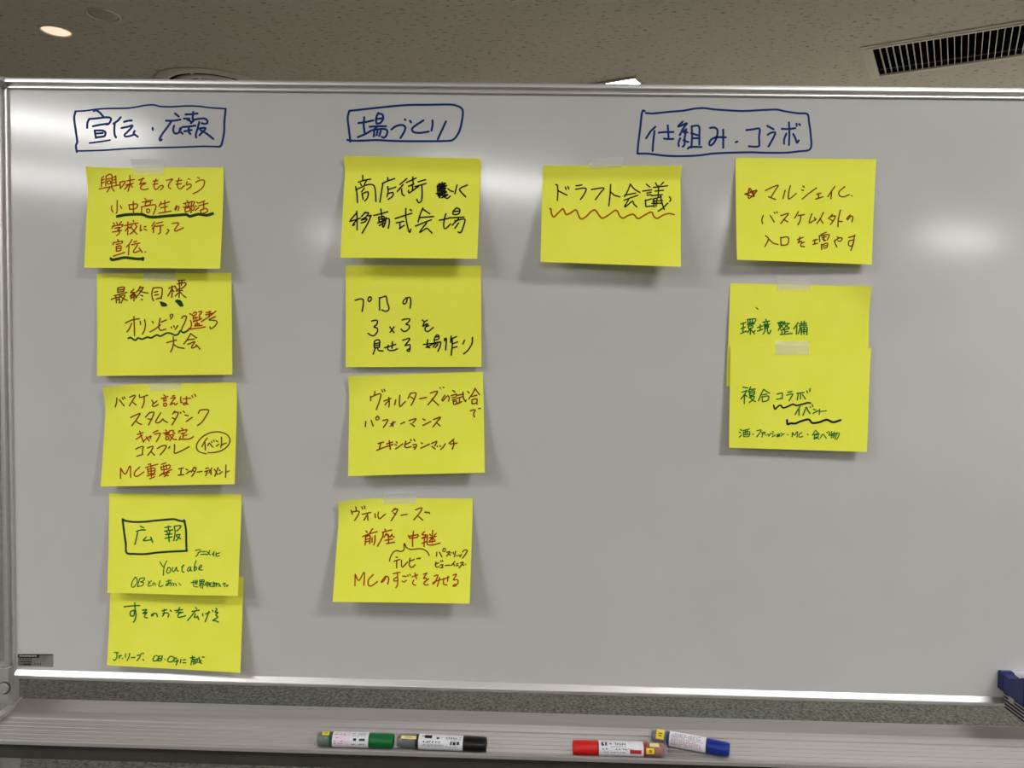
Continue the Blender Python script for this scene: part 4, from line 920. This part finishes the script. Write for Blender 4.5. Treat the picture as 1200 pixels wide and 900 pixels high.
# green
pg = [(0.235, 0.46, -62, 62, 'label_pink'), (0.10, 0.19, 28, 62, 'sticker_yellow'), (0.125, 0.165, 40, 52, 'print_green')]
pg += textrow(0.25, 0.44, 38, 6, 7, 'print_grey', 1)+textrow(0.27, 0.42, 10, 5, 4, 'print_red', 2)+textrow(0.25, 0.45, -30, 5, 5, 'print_grey', 3)+textrow(0.26, 0.45, -12, 4, 3, 'print_grey', 9)
pg += textrow(0.48, 0.66, 46, 10, 9, 'print_grey', 4)+textrow(0.48, 0.66, 28, 5, 14, 'print_grey', 5)+[(0.50, 0.54, -8, 10, 'print_black'), (0.575, 0.65, -8, 8, 'print_green')]+textrow(0.48, 0.66, -34, 8, 8, 'print_grey', 6)
marker((369.3, 865.6), (461.5, 868.2), ZM, 'green-capped whiteboard marker with white and pink label lying in the tray', mat('green_cap', srgb(6, 104, 44), 0.35), mat('dark_green_barrel', srgb(20, 84, 56), 0.3), mat('green_grey_tank', srgb(58, 82, 74), 0.3), (0.04, 0.235, 0.69), pg, taper=0.0)
# black
pk = [(0.075, 0.24, 14, 40, 'sticker_cream'), (0.12, 0.20, 24, 29, 'print_grey'), (0.215, 0.235, 18, 34, 'sticker_yellow'), (0.33, 0.41, 26, 54, 'print_black'), (0.30, 0.34, 38, 43, 'print_black'), (0.46, 0.49, 22, 38, 'print_grey')]
pk += textrow(0.56, 0.74, 34, 12, 9, 'print_grey', 11)+textrow(0.57, 0.74, 20, 4, 14, 'print_grey', 12)+textrow(0.31, 0.52, 0, 11, 8, 'print_grey', 13)+textrow(0.30, 0.55, -20, 5, 16, 'print_black', 14)+textrow(0.30, 0.70, -30, 5, 26, 'print_grey', 15)
pk += [(0.61, 0.63, -16, 6, 'print_grey'), (0.64, 0.67, -16, 4, 'print_black'), (0.68, 0.71, -14, 8, 'print_grey'), (0.62, 0.71, 6, 9, 'print_grey')]
marker((463, 867.6), (570.3, 872.4), ZM, 'black-capped whiteboard marker with white label beside the green marker', mat('black_cap', srgb(14, 13, 14), 0.3), mat('black_barrel', srgb(24, 22, 24), 0.3), mat('grey_tank', srgb(42, 42, 50), 0.3), (0.06, 0.265, 0.745), pk)
# red (cap to the left, so fractions run from the right end)
pr = [(0.09, 0.19, 20, 52, 'sticker_cream'), (0.145, 0.23, -32, 10, 'sticker_yellow'), (0.17, 0.20, -22, -4, 'print_black'), (0.28, 0.40, -34, -6, 'print_red')]
pr += textrow(0.44, 0.62, 34, 14, 9, 'print_grey', 21)+textrow(0.44, 0.62, 14, 6, 12, 'print_grey', 22)+textrow(0.36, 0.70, -4, 9, 12, 'print_grey', 23)+textrow(0.45, 0.70, -26, 7, 16, 'print_black', 24)
pr += [(0.64, 0.66, 20, 46, 'print_grey'), (0.67, 0.70, 18, 30, 'print_grey'), (0.64, 0.70, 44, 48, 'print_grey'), (0.68, 0.70, 30, 46, 'print_grey')]
marker((671, 875.8), (781.5, 879.2), ZM, 'red-capped whiteboard marker with upside-down white label lying along the tray edge', mat('red_cap', srgb(204, 24, 20), 0.35), mat('red_barrel', srgb(150, 40, 36), 0.3), mat('pink_tank', srgb(150, 62, 52), 0.3), (0.08, 0.255, 0.725), pr, cap_left=True)
# blue
pb = [(0.10, 0.20, -20, 62, 'sticker_yellow'), (0.13, 0.17, 0, 10, 'print_black'), (0.13, 0.18, 20, 28, 'print_black')]
for k, (an, key) in enumerate(((50, 'print_grey'), (38, 'print_grey'), (27, 'print_grey'), (17, 'print_grey'), (-2, 'print_red'), (-11, 'print_grey'), (-20, 'print_red'), (-30, 'print_grey'), (-40, 'print_grey'))):
    pb += textrow(0.29, 0.66 if k != 4 else 0.60, an, 5, 22, key, 31+k)
pb += [(0.28, 0.69, 6, 7.5, 'print_grey')]
marker((760.5, 861.0), (855, 878.6), ZM, 'blue-capped whiteboard marker lying askew behind the red marker', mat('blue_cap', srgb(12, 42, 140), 0.35), mat('blue_barrel', srgb(40, 56, 110), 0.3), mat('blue_grey_tank', srgb(58, 70, 100), 0.3), (0.06, 0.265, 0.715), pb, taper=0.06)

# ================================================================== eraser on the board
p0 = unp((1169, 784.5), y=0.0)
xe, zt = float(p0[0]), float(p0[2])
zm = float(unp((1168.2, 806), y=0.0)[2])
de = -float(unp((1194, 828), z=zm)[1])
zf = float(unp((1190, 797), y=-de)[2])
LE = 0.145
t = thing('whiteboard_eraser', 'blue magnetic eraser with layered felt stuck to the board at the lower right', 'eraser', (xe+LE/2, 0, zm))
M['eraser_blue'] = noise_mat('blue_eraser_plastic', srgb(14, 24, 92), srgb(17, 28, 98), 90, rough=0.42)
M['felt_dark'] = noise_mat('black_felt', srgb(26, 25, 28), srgb(38, 37, 40), 700, rough=0.95, spec=0.05, bump=0.5)
M['felt_grey'] = noise_mat('grey_felt', srgb(140, 138, 140), srgb(160, 158, 160), 700, rough=0.95, spec=0.05, bump=0.5)
M['eraser_label'] = mat('white_eraser_label', srgb(232, 230, 236), 0.5)
loc = Vector((xe+LE/2, 0, zm))
def rel(vs): return [Vector(v)-loc for v in vs]
def ex(name, prof, x0, x1, mt, parent=None, bev=0.0015):
    bm = bmesh.new()
    add_extrude(bm, prof, Vector((x0, 0, 0))-loc, Vector((x1, 0, 0))-loc, (0, 1, 0), (0, 0, 1))
    if bev: bmesh.ops.bevel(bm, geom=bm.edges[:], offset=bev, segments=2, affect='EDGES', profile=0.5)
    return obj(name, bm, mt, parent or t)
ex('body', [(-0.0008, zt-0.002), (-de*0.45, zt-0.004), (-de*0.9, zf+0.001), (-de, zf-0.003), (-de, zm), (-0.0008, zm)], xe+0.0008, xe+LE-0.0008, M['eraser_blue'])
for a, b in ((xe, xe+0.019), (xe+LE-0.019, xe+LE)):
    ex('end_block', [(-0.0005, zt), (-de*0.14, zt), (-de*0.22, zt-0.003), (-de*0.22, zm+0.001), (-0.0005, zm+0.001)], a, b, M['eraser_blue'])
def top_z(y):
    y0, z0, y1, z1 = -de*0.45, zt-0.004, -de*0.9, zf+0.001
    return (zt-0.002)+(z0-zt+0.002)*(y+0.0008)/(y0+0.0008) if y > y0 else z0+(z1-z0)*(y-y0)/(y1-y0)
pa_ = unp((1184, 787.6), z=zt-0.003); pb_ = unp((1190, 792.2), z=zt-0.006)
ya, yb = float(pa_[1]), max(float(pb_[1]), -de*0.85)
x0_, x1_ = float(pa_[0]), xe+LE-0.021

vs = [(x0_, ya, top_z(ya)+0.0005), (x0_, yb, top_z(yb)+0.0005), (x1_, yb, top_z(yb)+0.0005), (x1_, ya, top_z(ya)+0.0005)]
ym = -de*0.45
vs = [(x0_, ya, top_z(ya)+0.0006), (x0_, ym, top_z(ym)+0.0006), (x0_+0.003, yb, top_z(yb)+0.0006), (x1_-0.003, yb, top_z(yb)+0.0006), (x1_, ym, top_z(ym)+0.0006), (x1_, ya, top_z(ya)+0.0006)]
pyobj('name_label', rel(vs), [(0, 1, 4, 5), (1, 2, 3, 4)], M['eraser_label'], t)
zb = float(unp((1172.5, 826.5), y=-0.004)[2])
nl = 9
for k in range(nl):
    z1 = zm-(zm-zb)*k/nl; z0 = zm-(zm-zb)*(k+1)/nl
    dk = k % 2 == 0
    ins = 0.003+0.0003*k
    bm = bmesh.new()
    add_box(bm, (xe+ins, -de+ins-(0 if dk else 0.0006), z0+0.00005), (xe+LE-ins, -0.0115, z1-0.00005), bevel=0.0005, seg=1)
    bmesh.ops.translate(bm, verts=bm.verts[:], vec=-loc)
    # round the outer vertical corners a little by pulling them in
    obj('felt_layer', bm, M['felt_dark'] if dk else M['felt_grey'], t)
bm = bmesh.new()
add_box(bm, (xe+0.0015, -de*0.62, zm-0.008), (xe+0.0045, -de*0.42, zm-0.0002), bevel=0.001)
bmesh.ops.translate(bm, verts=bm.verts[:], vec=-loc)
obj('pull_tab', bm, M['plastic_grey'], t)
